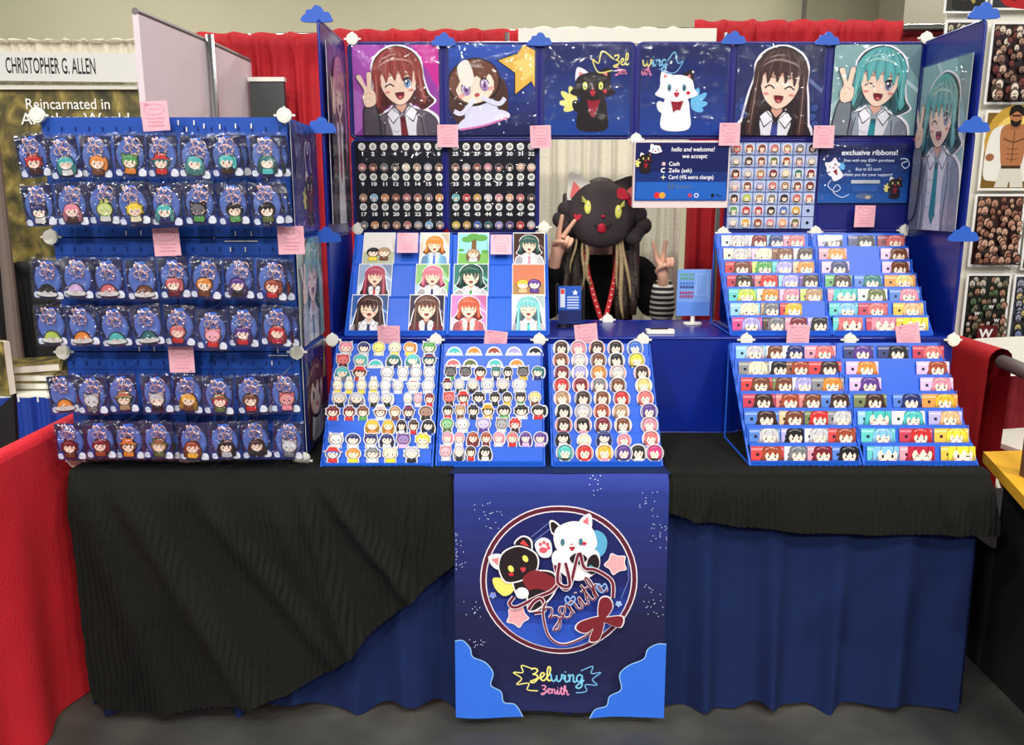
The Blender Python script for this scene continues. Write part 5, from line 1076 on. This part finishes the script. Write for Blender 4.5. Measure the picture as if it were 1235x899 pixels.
for j in range(3):
    for i in range(2):
        o = slotted(); place(o, Vector((TX0 + SP*(i+.5), TY, T + .01 + TZ*(j+.5))) - tower.location)
        o = slotted(); place(o, Vector((TX0 + SP*(i+.5), TY+.355, T + .01 + TZ*(j+.5))) - tower.location, yaw=180)
    for q in (0, 1):
        o = slotted(); place(o, Vector((TX0 + (2*SP if q else 0), TY+.178, T + .01 + TZ*(j+.5))) - tower.location, yaw=90 if q else -90)
for j in range(4):
    for i in range(2):
        o = slotted(); o.matrix_local = Matrix.Translation(Vector((TX0 + SP*(i+.5), TY+.178, T + .012 + TZ*j - (.01 if j == 3 else 0))) - tower.location) @ Matrix.Diagonal((1, .97, .5, 1))
for i, j in ((0, 3), (2, 3), (0, 2), (0, 1), (2, 1), (0, 0), (1, 0), (2, 0)): connector((TX0 + SP*i, TY-.014, T + .012 + TZ*j), tower)
cap = MB().ellipsoid((0, 0, 0), (.026, .022, .018), 16, 8).build('foot_cap', M['white']); cap_me = cap.data; bpy.data.objects.remove(cap)
for i in range(3):
    o = bpy.data.objects.new('foot_cap', cap_me); C.objects.link(o); o.parent = tower; o.location = Vector((TX0+SP*i, TY-.02, T+.0245)) - tower.location
tick = MB().box((0, 0, 0), (.0035, .002, .014)).build('painted_slot_light', M['white']); tk = tick.data; bpy.data.objects.remove(tick)  # white ticks imitate light showing through the slots
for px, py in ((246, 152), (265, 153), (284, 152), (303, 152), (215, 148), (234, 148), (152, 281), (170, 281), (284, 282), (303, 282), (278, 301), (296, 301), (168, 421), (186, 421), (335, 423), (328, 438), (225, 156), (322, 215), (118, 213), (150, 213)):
    o = bpy.data.objects.new('painted_slot_light', tk); C.objects.link(o); o.parent = tower; o.location = at(px, py, TY-.006) - tower.location
for px, py, w in ((291, 291, .1), (336, 429, .06)): adopt(MB().box(tuple(at(px, py, TY-.006)), (w, .002, .003)).build('painted_slot_light', M['white']), tower)
# side sheets
def bunny(c, w, h):
    for i in range(6): c.rect(0, h*i/6, w, h*(i+1)/6, mixc((36, 50, 150), (20, 32, 92), i/5), up=False)
    c.stroke([(w*.55, h*.5), (w*.5, h*.66), (w*.5, h*.8), (w*.56, h*.86), (w*.6, h*.74), (w*.66, h*.86), (w*.72, h*.8), (w*.68, h*.66), (w*.76, h*.55)], .005, (236, 240, 250))
    c.push(.055, w*.62, h*.42); cat(c, (34, 24, 28), (246, 246, 246), (240, 232, 130), -1, (246, 240, 244)); c.pop(); c.rect(w*.1, h*.5, w*.32, h*.85, (40, 48, 110)); c.rect(w*.12, h*.7, w*.3, h*.82, (70, 84, 150))
art_piece('side_sheet', 'navy sheet with a black cat on the upper side of the keychain tower', 'sheet', bunny, .33, .325, (TX0+2*SP+.008, TY+.178, T+2*TZ+.022), yaw=90, slv=41)
art_piece('side_sheet', 'teal-haired girl print on the middle side of the keychain tower', 'sheet', lambda c, w, h: portrait(c, w, h, (176, 200, 196), (110, 190, 184), (220, 222, 226), (40, 150, 160), (110, 90, 130), 1, 0, True, 1.05, .5, .62, bg2=(206, 220, 216)), .33, .33, (TX0+2*SP+.008, TY+.178, T+TZ+.022), yaw=90, slv=42)
def lastp(c, w, h):
    c.rect(0, 0, w, h, (24, 40, 110)); stars(c, w, h, 30, 8); portrait_bg = None
    c.push(.28, w*.5, h*.05); chibi(c, 'long', K['brown'], K['white'], 0, 0); c.pop(); c.poly([(w*.8, h*.6), (w*.95, h*.6), (w*.9, h*.98)], (230, 180, 60))
art_piece('side_sheet', 'starry navy print with a brown-haired figure low on the tower side', 'sheet', lastp, .33, .33, (TX0+2*SP+.008, TY+.178, T+.022), yaw=90, slv=43)
# bagged keychains
bag_me = []
for v in range(5):
    def fn(u, q, v=v):
        e = min(1, 6*min(u, 1-u, q, 1-q)+.05); x = .094*(u-.5); y = .125*(q-.5)
        n1 = noise.noise(Vector((u*5+v*7, q*5, v))); n2 = noise.noise(Vector((u*14, q*16+v, v*3.3))); top = max(0, q-.78)*4
        return (x + .0015*n2, y + .002*n1, .007*e + .006*n1*e + .0045*n2*(1+2.2*top) + .004*top*math.sin(q*90+u*9+v*3)*(.5+n1))
    bo = MB().grid(fn, 20, 24).build('clear_bag', M['film'], smooth=True)
    bag_me.append(bo.data); bpy.data.objects.remove(bo)
c = Canvas(.0002); c.slab([(-.044, -.059), (.044, -.059), (.044, .055), (-.044, .055)], .001, (15, 24, 70)); c.rect(-.043, -.058, .043, -.034, (34, 56, 138)); c.ell(0, .0, .039, .046, (66, 92, 172), n=30); c.ell(-.002, .002, .035, .042, (84, 112, 190), n=30)
c.stroke([(-.015, .05), (-.005, .047), (.005, .05), (.015, .047)], .006, (50, 110, 220)); c.blob([(-.04, -.055), (-.042, -.042), (-.03, -.04), (-.026, -.055)], (220, 228, 244)); c.blob([(.022, -.056), (.022, -.044), (.03, -.036), (.041, -.042), (.041, -.056)], (236, 240, 250)); c.poly(star5(-.03, .03, .004), (210, 220, 245)); c.stroke([(-.036, .01), (-.02, .02), (0, .018)], .001, (160, 180, 230))
bo = c.build('backing_card', M['gloss']); back_me = bo.data; bpy.data.objects.remove(bo)
b_ = MB(); s5 = [(x, y, 0) for x, y in star5(0, 0, .0125, .5)]
b_.tube([(x+.004, y+.016, .002) for x, y, _ in s5], .0013, 6, close=True); b_.tube([(-.004+x*.8, y*.8+.034, .004) for x, y, _ in s5], .0013, 6, close=True); b_.tube([(.008*math.cos(a)+.008, .008*math.sin(a)+.032, .001+.003*math.sin(a*2)) for a in [i*.52 for i in range(12)]], .0011, 6, close=True); b_.tube([(.006*math.cos(a)-.01, .007*math.sin(a)+.02, .003) for a in [i*.52 for i in range(12)]], .0011, 6, close=True)
b_.ellipsoid((.012, .014, .002), (.003, .003, .003), 8, 6).ellipsoid((-.012, .04, .002), (.003, .003, .003), 8, 6)
bo = b_.build('star_clasp', M['rose'], smooth=True); clasp_me = bo.data; bpy.data.objects.remove(bo)
hk = MB().tube([(0, .068, -.1), (0, .06, -.002), (0, .063, .012)], .0012, 6).build('peg_hook', M['steel']); hk_me = hk.data; bpy.data.objects.remove(hk)
KB = [("40 red spiky darkbrown,77 teal long white,116 orange side brown,157 green hood orange,196 darkteal hat red,236 teal long darkteal,273 teal side darkbrown,321 darkteal long teal", 188),
      ("47 navy hood white,87 pink long darkbrown,125 lime bunny white,160 yellow spiky cream,201 teal long navy,241 black cat green,281 black bob green,322 black bob olive", 246),
      ("58 black dome white,94 lilac dome white,131 rose dome white,171 brown dome tan,210 rose side maroon,249 orange bob brown,288 purple long black,328 auburn side red", 336),
      ("62 lime dome green,100 orange dome brown,139 teal dome white,178 darkteal dome white,217 rose bob red,256 pink cat red,294 purple long red,334 red long crimson", 393),
      ("77 orange dome white,111 silver cat grey,148 olive hat tan,190 silver hood black,227 gold long brown,264 crimson hat olive,303 brown bob red,344 rose cat pink", 475),
      ("85 maroon spiky brown,121 maroon side auburn,156 brown hat orange,191 tan hat olive,234 auburn long gold,271 black long silver,308 darkbrown long black,348 silver cat grey", 531)]
def keychain(px, py, Y, nm, sty, body, label, v, roll, group):
    p = at(px, py, Y); t = thing('bagged_keychain', label, 'keychain', (0, 0, 0), group); place(t, p, -1, 0, roll)
    for name, me in (('backing_card', back_me), ('star_clasp', clasp_me), ('clear_bag', bag_me[v % 5])):
        o = bpy.data.objects.new(name, me); C.objects.link(o); o.parent = t
        if name == 'star_clasp': o.location = (rnd.uniform(-.004, .012), rnd.uniform(-.012, -.004), .005); o.scale = (1.35, 1.35, 1.2)
        if name == 'clear_bag': o.location = (0, 0, .006)
    c = Canvas(.00015); s = .05; c.push(s*1.08, rnd.uniform(-.006, .006), -.05); chibi(c, sty, K[nm], K[body], .05, v % 3, th=.003 , edge=mixc(K[nm], (20, 14, 24), .75)); c.pop(); o = c.build('acrylic_charm', M['gloss'], t); o.location.z = .0055
    return t
n_ = 0
for j, (row, py) in enumerate(KB):
    for i, it in enumerate(row.split(',')):
        px, nm, sty, body = it.split(); dy = (0, 3, 1, -1, 0, 2, -1, 0)[(i+j) % 8] + (8 if (j == 3 and i == 5) else 0)
        rl = rnd.uniform(-5, 5) + (8 if j == 0 and i < 2 else 0); Y = 2.452 - .011*(i % 2)
        keychain(float(px), py + dy*.6, Y, nm, sty, body, f'bagged {nm} {SW[sty]} figure keychain, {ORD[i]} from left in the {ROW[j]} row of the tower', n_, rl, 'bagged keychains on the tower')
        o = bpy.data.objects.new('peg_hook', hk_me); C.objects.link(o); o.parent = tower; place(o, at(float(px), py + dy*.6, Y) - tower.location)
        if (j, i) in ((0, 6), (0, 7), (1, 7), (2, 7), (3, 7), (4, 6), (5, 0), (5, 1), (5, 3), (1, 3)):
            keychain(float(px) + 9, py + dy*.6 + 1, Y + .028, nm, sty, body, f'spare {nm} keychain bag half hidden behind the {ORD[i]} one of the {ROW[j]} tower row', n_+2, rl + 4, 'bagged keychains on the tower')
        n_ += 1
# ================================================================= things on the counter
p = at(687, 391, 3.12)
t = thing('card_reader_stand', 'small clear stand with a blue payment card sign, left on the counter', 'stand', (p.x, 3.1, SH+.004))
MB().box((0, .02, .004), (.1, .09, .005)).build('base', M['acrylic'], t); [MB().tube([(q*.05, 0, .004), (q*.052, .01, .16), (q*.045, .015, .165)], .003, 6).build('wire_side', M['acrylic'], t) for q in (-1, 1)]
c = Canvas(); c.slab([(-.043, .012), (.043, .012), (.043, .15), (-.043, .15)], .002, (34, 84, 180)); c.rect(-.042, .013, .042, .06, (20, 34, 90)); c.rect(-.036, .07, -.018, .14, (210, 216, 230)); c.rect(-.034, .12, -.02, .138, (200, 60, 60)); c.poly(star5(.02, .125, .012), (236, 240, 250)); 
for i in range(5): c.rect(-.01, .066+.01*i, .034, .071+.01*i, (190, 204, 236))
o = c.build('blue_card', M['gloss'], t); place(o, (0, .018, .004), 8)
p = at(835, 391, 3.2)
t = thing('sign_holder', 'clear upright sign holder with a pale blue price sheet on a round white foot', 'sign holder', (p.x, 3.2, SH+.004))
MB().prism(ell(0, 0, .036, .026, 24), 0, .006).tube([(0, 0, .004), (0, 0, .03)], .008, 10).build('round_foot', M['white'], t, False)
a, b = at(815, 325, 3.2), at(853, 381, 3.2); w, h = b.x-a.x, a.z-b.z; c = Canvas(); c.slab([(-w/2, 0), (w/2, 0), (w/2, h), (-w/2, h)], .003, (120, 160, 226)); c.rect(-w/2, 0, w/2, h*.3, (96, 140, 220))
for y, cl in ((.86, K['green']), (.78, K['green']), (.68, K['blue']), (.6, K['navy']), (.48, K['crimson']), (.4, K['crimson'])):
    for i in range(5): c.rect(-w*.42+w*.085*i, h*y, -w*.36+w*.085*i, h*(y+.05), mixc(cl, (120, 160, 226), .25))
c.stroke([(w*.05, h*.9), (w*.05, h*.45), (w*.4, h*.45), (w*.4, h*.9)], .002, (200, 214, 244), sm=False, close=True)
o = c.build('price_sheet', M['gloss'], t); place(o, (0, 0, b.z - SH - .004))
p = atz(797, 404, SH)
t = thing('white_tray', 'small white tray with a dark pen on the counter edge', 'tray', (p.x, p.y+.02, SH+.004))
MB().prism(rrect(.1, .045, .006, 3), 0, .012).build('tray', M['white'], t); MB().tube([(-.035, .0, .0145), (.03, .006, .0145)], .0028, 8).build('pen', M['blk'], t)
# ================================================================= the person
def skin_obj(name, nodes, edges, m, parent=None, sub=2, smoothb=True):
    me = bpy.data.meshes.new(name); me.from_pydata([n[0] for n in nodes], edges, []); o = bpy.data.objects.new(name, me); C.objects.link(o)
    sk = o.modifiers.new('skin', 'SKIN'); sk.use_smooth_shade = True; sk.branch_smoothing = .5
    for i, n in enumerate(nodes):
        rr_ = n[1]; me.skin_vertices[0].data[i].radius = rr_ if hasattr(rr_, '__len__') else (rr_, rr_); me.skin_vertices[0].data[i].use_root = (i == 0)
    ss = o.modifiers.new('sub', 'SUBSURF'); ss.levels = sub; ss.render_levels = sub
    me.materials.append(m)
    if parent: adopt(o, parent)
    return o
PX, PY_ = pxX(724, 3.72, 1.4), 3.72
person = thing('person', 'person in a black fuzzy cardigan and striped sleeves, raising both hands in V signs', 'person', (PX, PY_, 0))
nodes = []; edges = []
def nd(p, r, par=None):
    nodes.append((tuple(p), r)); i = len(nodes)-1
    if par is not None: edges.append((par, i))
    return i
pel = nd((PX, PY_+.04, .92), (.15, .11)); sp1 = nd((PX, PY_+.04, 1.1), (.12, .09), pel); ch = nd((PX, PY_+.03, 1.27), (.14, .1), sp1); nb = nd((PX, PY_+.02, 1.385), (.07, .06), ch)
nk = nd((PX, PY_+.01, 1.44), (.05, .05), nb); h1 = nd((PX, PY_-.015, 1.52), (.068, .075), nk); h2 = nd((PX, PY_-.01, 1.6), (.078, .09), h1); h3 = nd((PX, PY_, 1.655), (.06, .07), h2)
wR = at(800, 336, 3.5); wL = at(671, 307, 3.46)
shR = nd((PX+.15, PY_+.02, 1.345), .055, ch); elR = nd((PX+.27, PY_-.06, 1.10), .042, shR); wr = nd(tuple(wR), .026, elR)
shL = nd((PX-.15, PY_+.02, 1.345), .055, ch); elL = nd((PX-.26, PY_-.08, 1.12), .042, shL); wl = nd(tuple(wL), .026, elL)
for q in (-1, 1):
    hp = nd((PX+q*.09, PY_+.04, .84), .09, pel); kn = nd((PX+q*.1, PY_+.02, .47), .058, hp); an = nd((PX+q*.1, PY_+.05, .09), .04, kn); nd((PX+q*.11, PY_-.1, .035), (.04, .03), an)
def vhand(w, up, side, mirror):
    up = Vector(up).normalized(); side = (Vector(side) - Vector(side).dot(up)*up).normalized(); fw = Vector((0, -1, 0))
    base = nodes[w][0]; P = lambda a, b, c_: Vector(base) + up*a + side*b*mirror + fw*c_
    pc = nd(P(.035, 0, 0), (.026, .016), w)
    for b, sp_, ln, curl in ((-.027, -.27, 1.0, 0), (-.008, .2, 1.06, 0), (.012, 0, .9, 1), (.028, 0, .75, 1)):
        k = nd(P(.075, b, .002), .0115, pc)
        if not curl:
            k2 = nd(P(.075+.036*ln, b+math.sin(sp_)*.036, .004), .0098, k); k3 = nd(P(.075+.062*ln, b+math.sin(sp_)*.062, .006), .0088, k2); nd(P(.075+.082*ln, b+math.sin(sp_)*.083, .006), .0078, k3)
        else:
            k2 = nd(P(.083, b, .03), .0105, k); k3 = nd(P(.058, b, .042), .0095, k2); nd(P(.044, b, .026), .0085, k3)
    t1 = nd(P(.03, -.03, .012), .012, pc); t2 = nd(P(.05, -.022, .034), .0105, t1); nd(P(.062, .006, .05), .009, t2)
vhand(wr, (-.02, -.05, 1), (1, 0, 0), 1)
vhand(wl, (.42, -.1, .9), (1, 0, -.4), 1)
body = skin_obj('body', nodes, edges, M['skin'], person)
# clothes over the body
nodes = []; edges = []
pel = nd((PX, PY_+.04, .86), (.19, .14)); sp1 = nd((PX, PY_+.04, 1.05), (.17, .13), pel); ch = nd((PX, PY_+.035, 1.24), (.19, .135), sp1); nb = nd((PX, PY_+.035, 1.375), (.13, .09), ch)
sR = nd((PX+.19, PY_+.025, 1.335), .092, ch); eR = nd((PX+.265, PY_-.05, 1.115), .085, sR)
sL = nd((PX-.19, PY_+.025, 1.335), .092, ch); eL = nd((PX-.26, PY_-.07, 1.14), .085, sL); e_ = Vector((PX-.26, PY_-.08, 1.12)); nd(tuple(e_.lerp(wL, .88)), .052, eL)
skin_obj('cardigan', nodes, edges, M['cardigan'], person)
nodes = []; edges = []
e2 = Vector((PX+.27, PY_-.06, 1.10)); a = nd(tuple(e2), .066); b = nd(tuple(e2.lerp(wR, .45)), .058, a); nd(tuple(e2.lerp(wR, .93)), .046, b)
skin_obj('striped_sleeve', nodes, edges, M['stripes'], person)
nodes = []; edges = []
a = nd((PX, PY_+.04, .93), (.165, .125))
for q in (-1, 1): k = nd((PX+q*.09, PY_+.04, .82), .105, a); k = nd((PX+q*.1, PY_+.02, .47), .075, k); nd((PX+q*.1, PY_+.05, .1), .06, k)
skin_obj('trousers', nodes, edges, M['denim'], person)
for q in (-1, 1): adopt(MB().ellipsoid((PX+q*.105, PY_-.03, .04), (.048, .13, .038), 14, 8).build('shoe', M['blk'], smooth=True), person)
# facial features
fm = MB(); 
for q in (-1, 1): fm.ellipsoid((PX+q*.03, PY_-.095, 1.575), (.012, .006, .008), 10, 6)
adopt(fm.build('eyes', M['white'], smooth=True), person); adopt(MB().ellipsoid((PX, PY_-.106, 1.548), (.011, .014, .018), 10, 6).build('nose', M['skin'], smooth=True), person)
adopt(MB().ellipsoid((PX, PY_-.094, 1.512), (.022, .008, .007), 10, 6).build('mouth', mat('lips', (176, 84, 84), .5), smooth=True), person)
for q in (-1, 1): adopt(MB().ellipsoid((PX+q*.083, PY_-.005, 1.565), (.01, .018, .028), 10, 6).build('ear', M['skin'], smooth=True), person)
# hair: cap and long strands, some of them blond
hb = MB().ellipsoid((PX, PY_+.02, 1.615), (.1, .105, .105), 20, 12); hr_ = random.Random(3)
strands = []
def strand(px, py0, px2, py2, Yt, Yb, r0, bend=0):
    a = at(px, py0, Yt); b = at(px2, py2, Yb); P = []
    for i in range(9):
        t_ = i/8; p = a.lerp(b, t_); P.append((p.x + bend*math.sin(t_*6), p.y - .02*math.sin(t_*3.1), p.z))
    return P, [r0*(.6 + .9*math.sin(math.pi*min(1, .2+t_*.75))) for t_ in [i/8 for i in range(9)]]
for px, px2, r0, y2, bd in ((690, 680, .02, 372, .006), (697, 690, .02, 380, -.005), (703, 700, .016, 385, .006), (748, 754, .02, 385, .005), (754, 762, .02, 380, -.006), (742, 746, .014, 388, .006), (760, 768, .014, 360, .004), (684, 676, .014, 360, .004)):
    P, rr_ = strand(px, 235, px2, y2, 3.70, 3.56, r0*1.15, bd); hb.tube(P, rr_, 8)
for x in (-.07, -.03, .03, .07): hb.tube([(PX+x, PY_+.09, 1.62), (PX+x*1.5, PY_+.15, 1.45), (PX+x*1.6, PY_+.2, 1.1)], [.04, .05, .03], 8)
adopt(hb.build('hair', M['hair'], smooth=True), person)
hb = MB()
for px, px2, y2, bd, r0 in ((701, 713, 345, .012, .006), (706, 700, 352, -.01, .004), (744, 752, 385, .008, .007), (741, 745, 350, .005, .0045), (695, 688, 330, .006, .0035), (749, 760, 360, -.004, .005)):
    P, rr_ = strand(px, 280, px2, y2, 3.53, 3.5, r0, bd); hb.tube(P, rr_, 8)
adopt(hb.build('blond_streak', M['blond'], smooth=True), person)
# black top between the cardigan fronts
lan = Canvas(.0004); Yl = 3.535
def lp(x, y): p = at(x, y, Yl); return (p.x, p.z)
for pts in ([(705, 302), (709, 330), (717, 360), (727, 392)], [(745, 302), (742, 330), (736, 360), (728, 392)]):
    Q = [lp(*q) for q in pts]; lan.z += .0004; lan.stroke(Q, .019, (196, 40, 44), sm=False)
    for i in range(13):
        t_ = i/13*(len(Q)-1); k = int(t_); f_ = t_-k; x = Q[k][0]*(1-f_)+Q[k+1][0]*f_; y = Q[k][1]*(1-f_)+Q[k+1][1]*f_; lan.rect(x-.0035, y-.0028, x+.0035, y+.0028, (240, 220, 216))
o = lan.build('lanyard', M['print']); o.matrix_world = Matrix.Translation((0, Yl, 0)) @ UP; sol = o.modifiers.new('t', 'SOLIDIFY'); sol.thickness = .001
tag(o, 'red ribbon lanyard with white print around the neck of the person', 'lanyard')
# cat mask
mp = at(725, 259, 3.52)
mask = thing('cat_mask', 'charcoal plush cat face with yellow eyes and a red bow covering the face', 'mask', (mp.x, mp.y, mp.z))
def msurf(x, z): return -.062*math.sqrt(max(0, 1-(x/.142)**2-(z/.135)**2)) - .012
mb = MB().ellipsoid((0, -.012, 0), (.142, .062, .135), 36, 24)
for x, z, r0 in ((-.145, .02, .036), (-.168, -.02, .034), (-.14, -.05, .036), (.15, -.0, .04), (.175, -.045, .036), (.135, -.085, .04), (.155, -.07, .03), (-.12, -.02, .04)): mb.ellipsoid((x, 0, z), (r0, .03, r0), 16, 10)
mb.build('plush_head', M['maskfur'], mask, True)
def ear(pts, m, name, y0=-.012, y1=.012): 
    o = MB().prism(smooth(pts, 4), y0, y1, UP).build(name, m, mask, False)
    if name == 'ear_lining': o.parent = bpy.data.objects['white_ear' if pts[0][0] < 0 else 'black_ear']
    return o
ear([(-.14, .06), (-.138, .14), (-.128, .168), (-.085, .155), (-.04, .115), (-.09, .08)], M['white'], 'white_ear', -.006, .014)
ear([(-.128, .07), (-.12, .12), (-.112, .13), (-.088, .1), (-.09, .075)], mat('pink_felt', (244, 122, 122), .8), 'ear_lining', .012, .018)
ear([(.04, .115), (.08, .145), (.13, .155), (.14, .12), (.14, .05)], M['maskfur'], 'black_ear', -.006, .014)
ear([(.1, .09), (.128, .115), (.135, .1), (.13, .05)], bpy.data.materials['pink_felt'], 'ear_lining', .012, .018)
def feat(name, x, z, rx, rz, m, d=.008, rot=0):
    o = MB().ellipsoid((0, 0, 0), (rx, d, rz), 18, 12).build(name, m, mask, True); o.location = (x, msurf(x, z)-.001, z); o.rotation_euler = (-z*4.0, rot, 0); return o
ye = mat('yellow_felt', (224, 226, 104), .7); rf = mat('red_felt', (196, 24, 54), .7)
for x, z in ((-.062, .03), (.062, .012)):
    feat('yellow_eye', x, z, .014, .028, ye); feat('eye_highlight', x+.002, z+.01, .005, .008, M['white'], .012)
    e = MB(); q = -1 if x < 0 else 1; y_ = msurf(x, z)-.01
    for k in range(3): e.tube([(x+q*.008, y_, z+.018+.004*k), (x+q*.024, y_+.004, z+.026+.009*k)], .0018, 6)
    e.build('eyelash', ye, mask)
feat('red_nose', 0, -.006, .008, .006, rf); feat('mouth', -.004, -.054, .019, .02, rf)
MB().tube([(-.034, msurf(.034, -.04)-.004, -.036), (-.018, msurf(.018, -.048)-.006, -.05), (0, msurf(0, -.04)-.006, -.042), (.018, msurf(.018, -.048)-.006, -.05), (.034, msurf(.034, -.04)-.004, -.036)], .002, 6).build('mouth_line', M['blk'], mask, True)
hh = MB().prism(smooth([(0, -.014), (-.015, .002), (-.01, .012), (0, .006), (.01, .012), (.015, .002)], 4), -.002, .006, UP).build('heart_patch', rf, mask); hh.location = (-.102, msurf(.102, -.01)-.004, -.008)
bw = MB(); bc = Vector((.1, -.05, .068))
for sx_, sz_ in ((-1, 1), (1, -1)):
    P = [(0, 0), (sx_*.012, sz_*.034), (sx_*.04, sz_*.03+.006), (sx_*.042, sz_*.004), (sx_*.02, -.006)]; bw.prism(smooth(P, 4), -.004, .008, Matrix.Translation(bc) @ UP)
bw.ellipsoid(tuple(bc + Vector((0, -.006, 0))), (.01, .009, .01), 12, 8).build('red_bow', rf, mask)
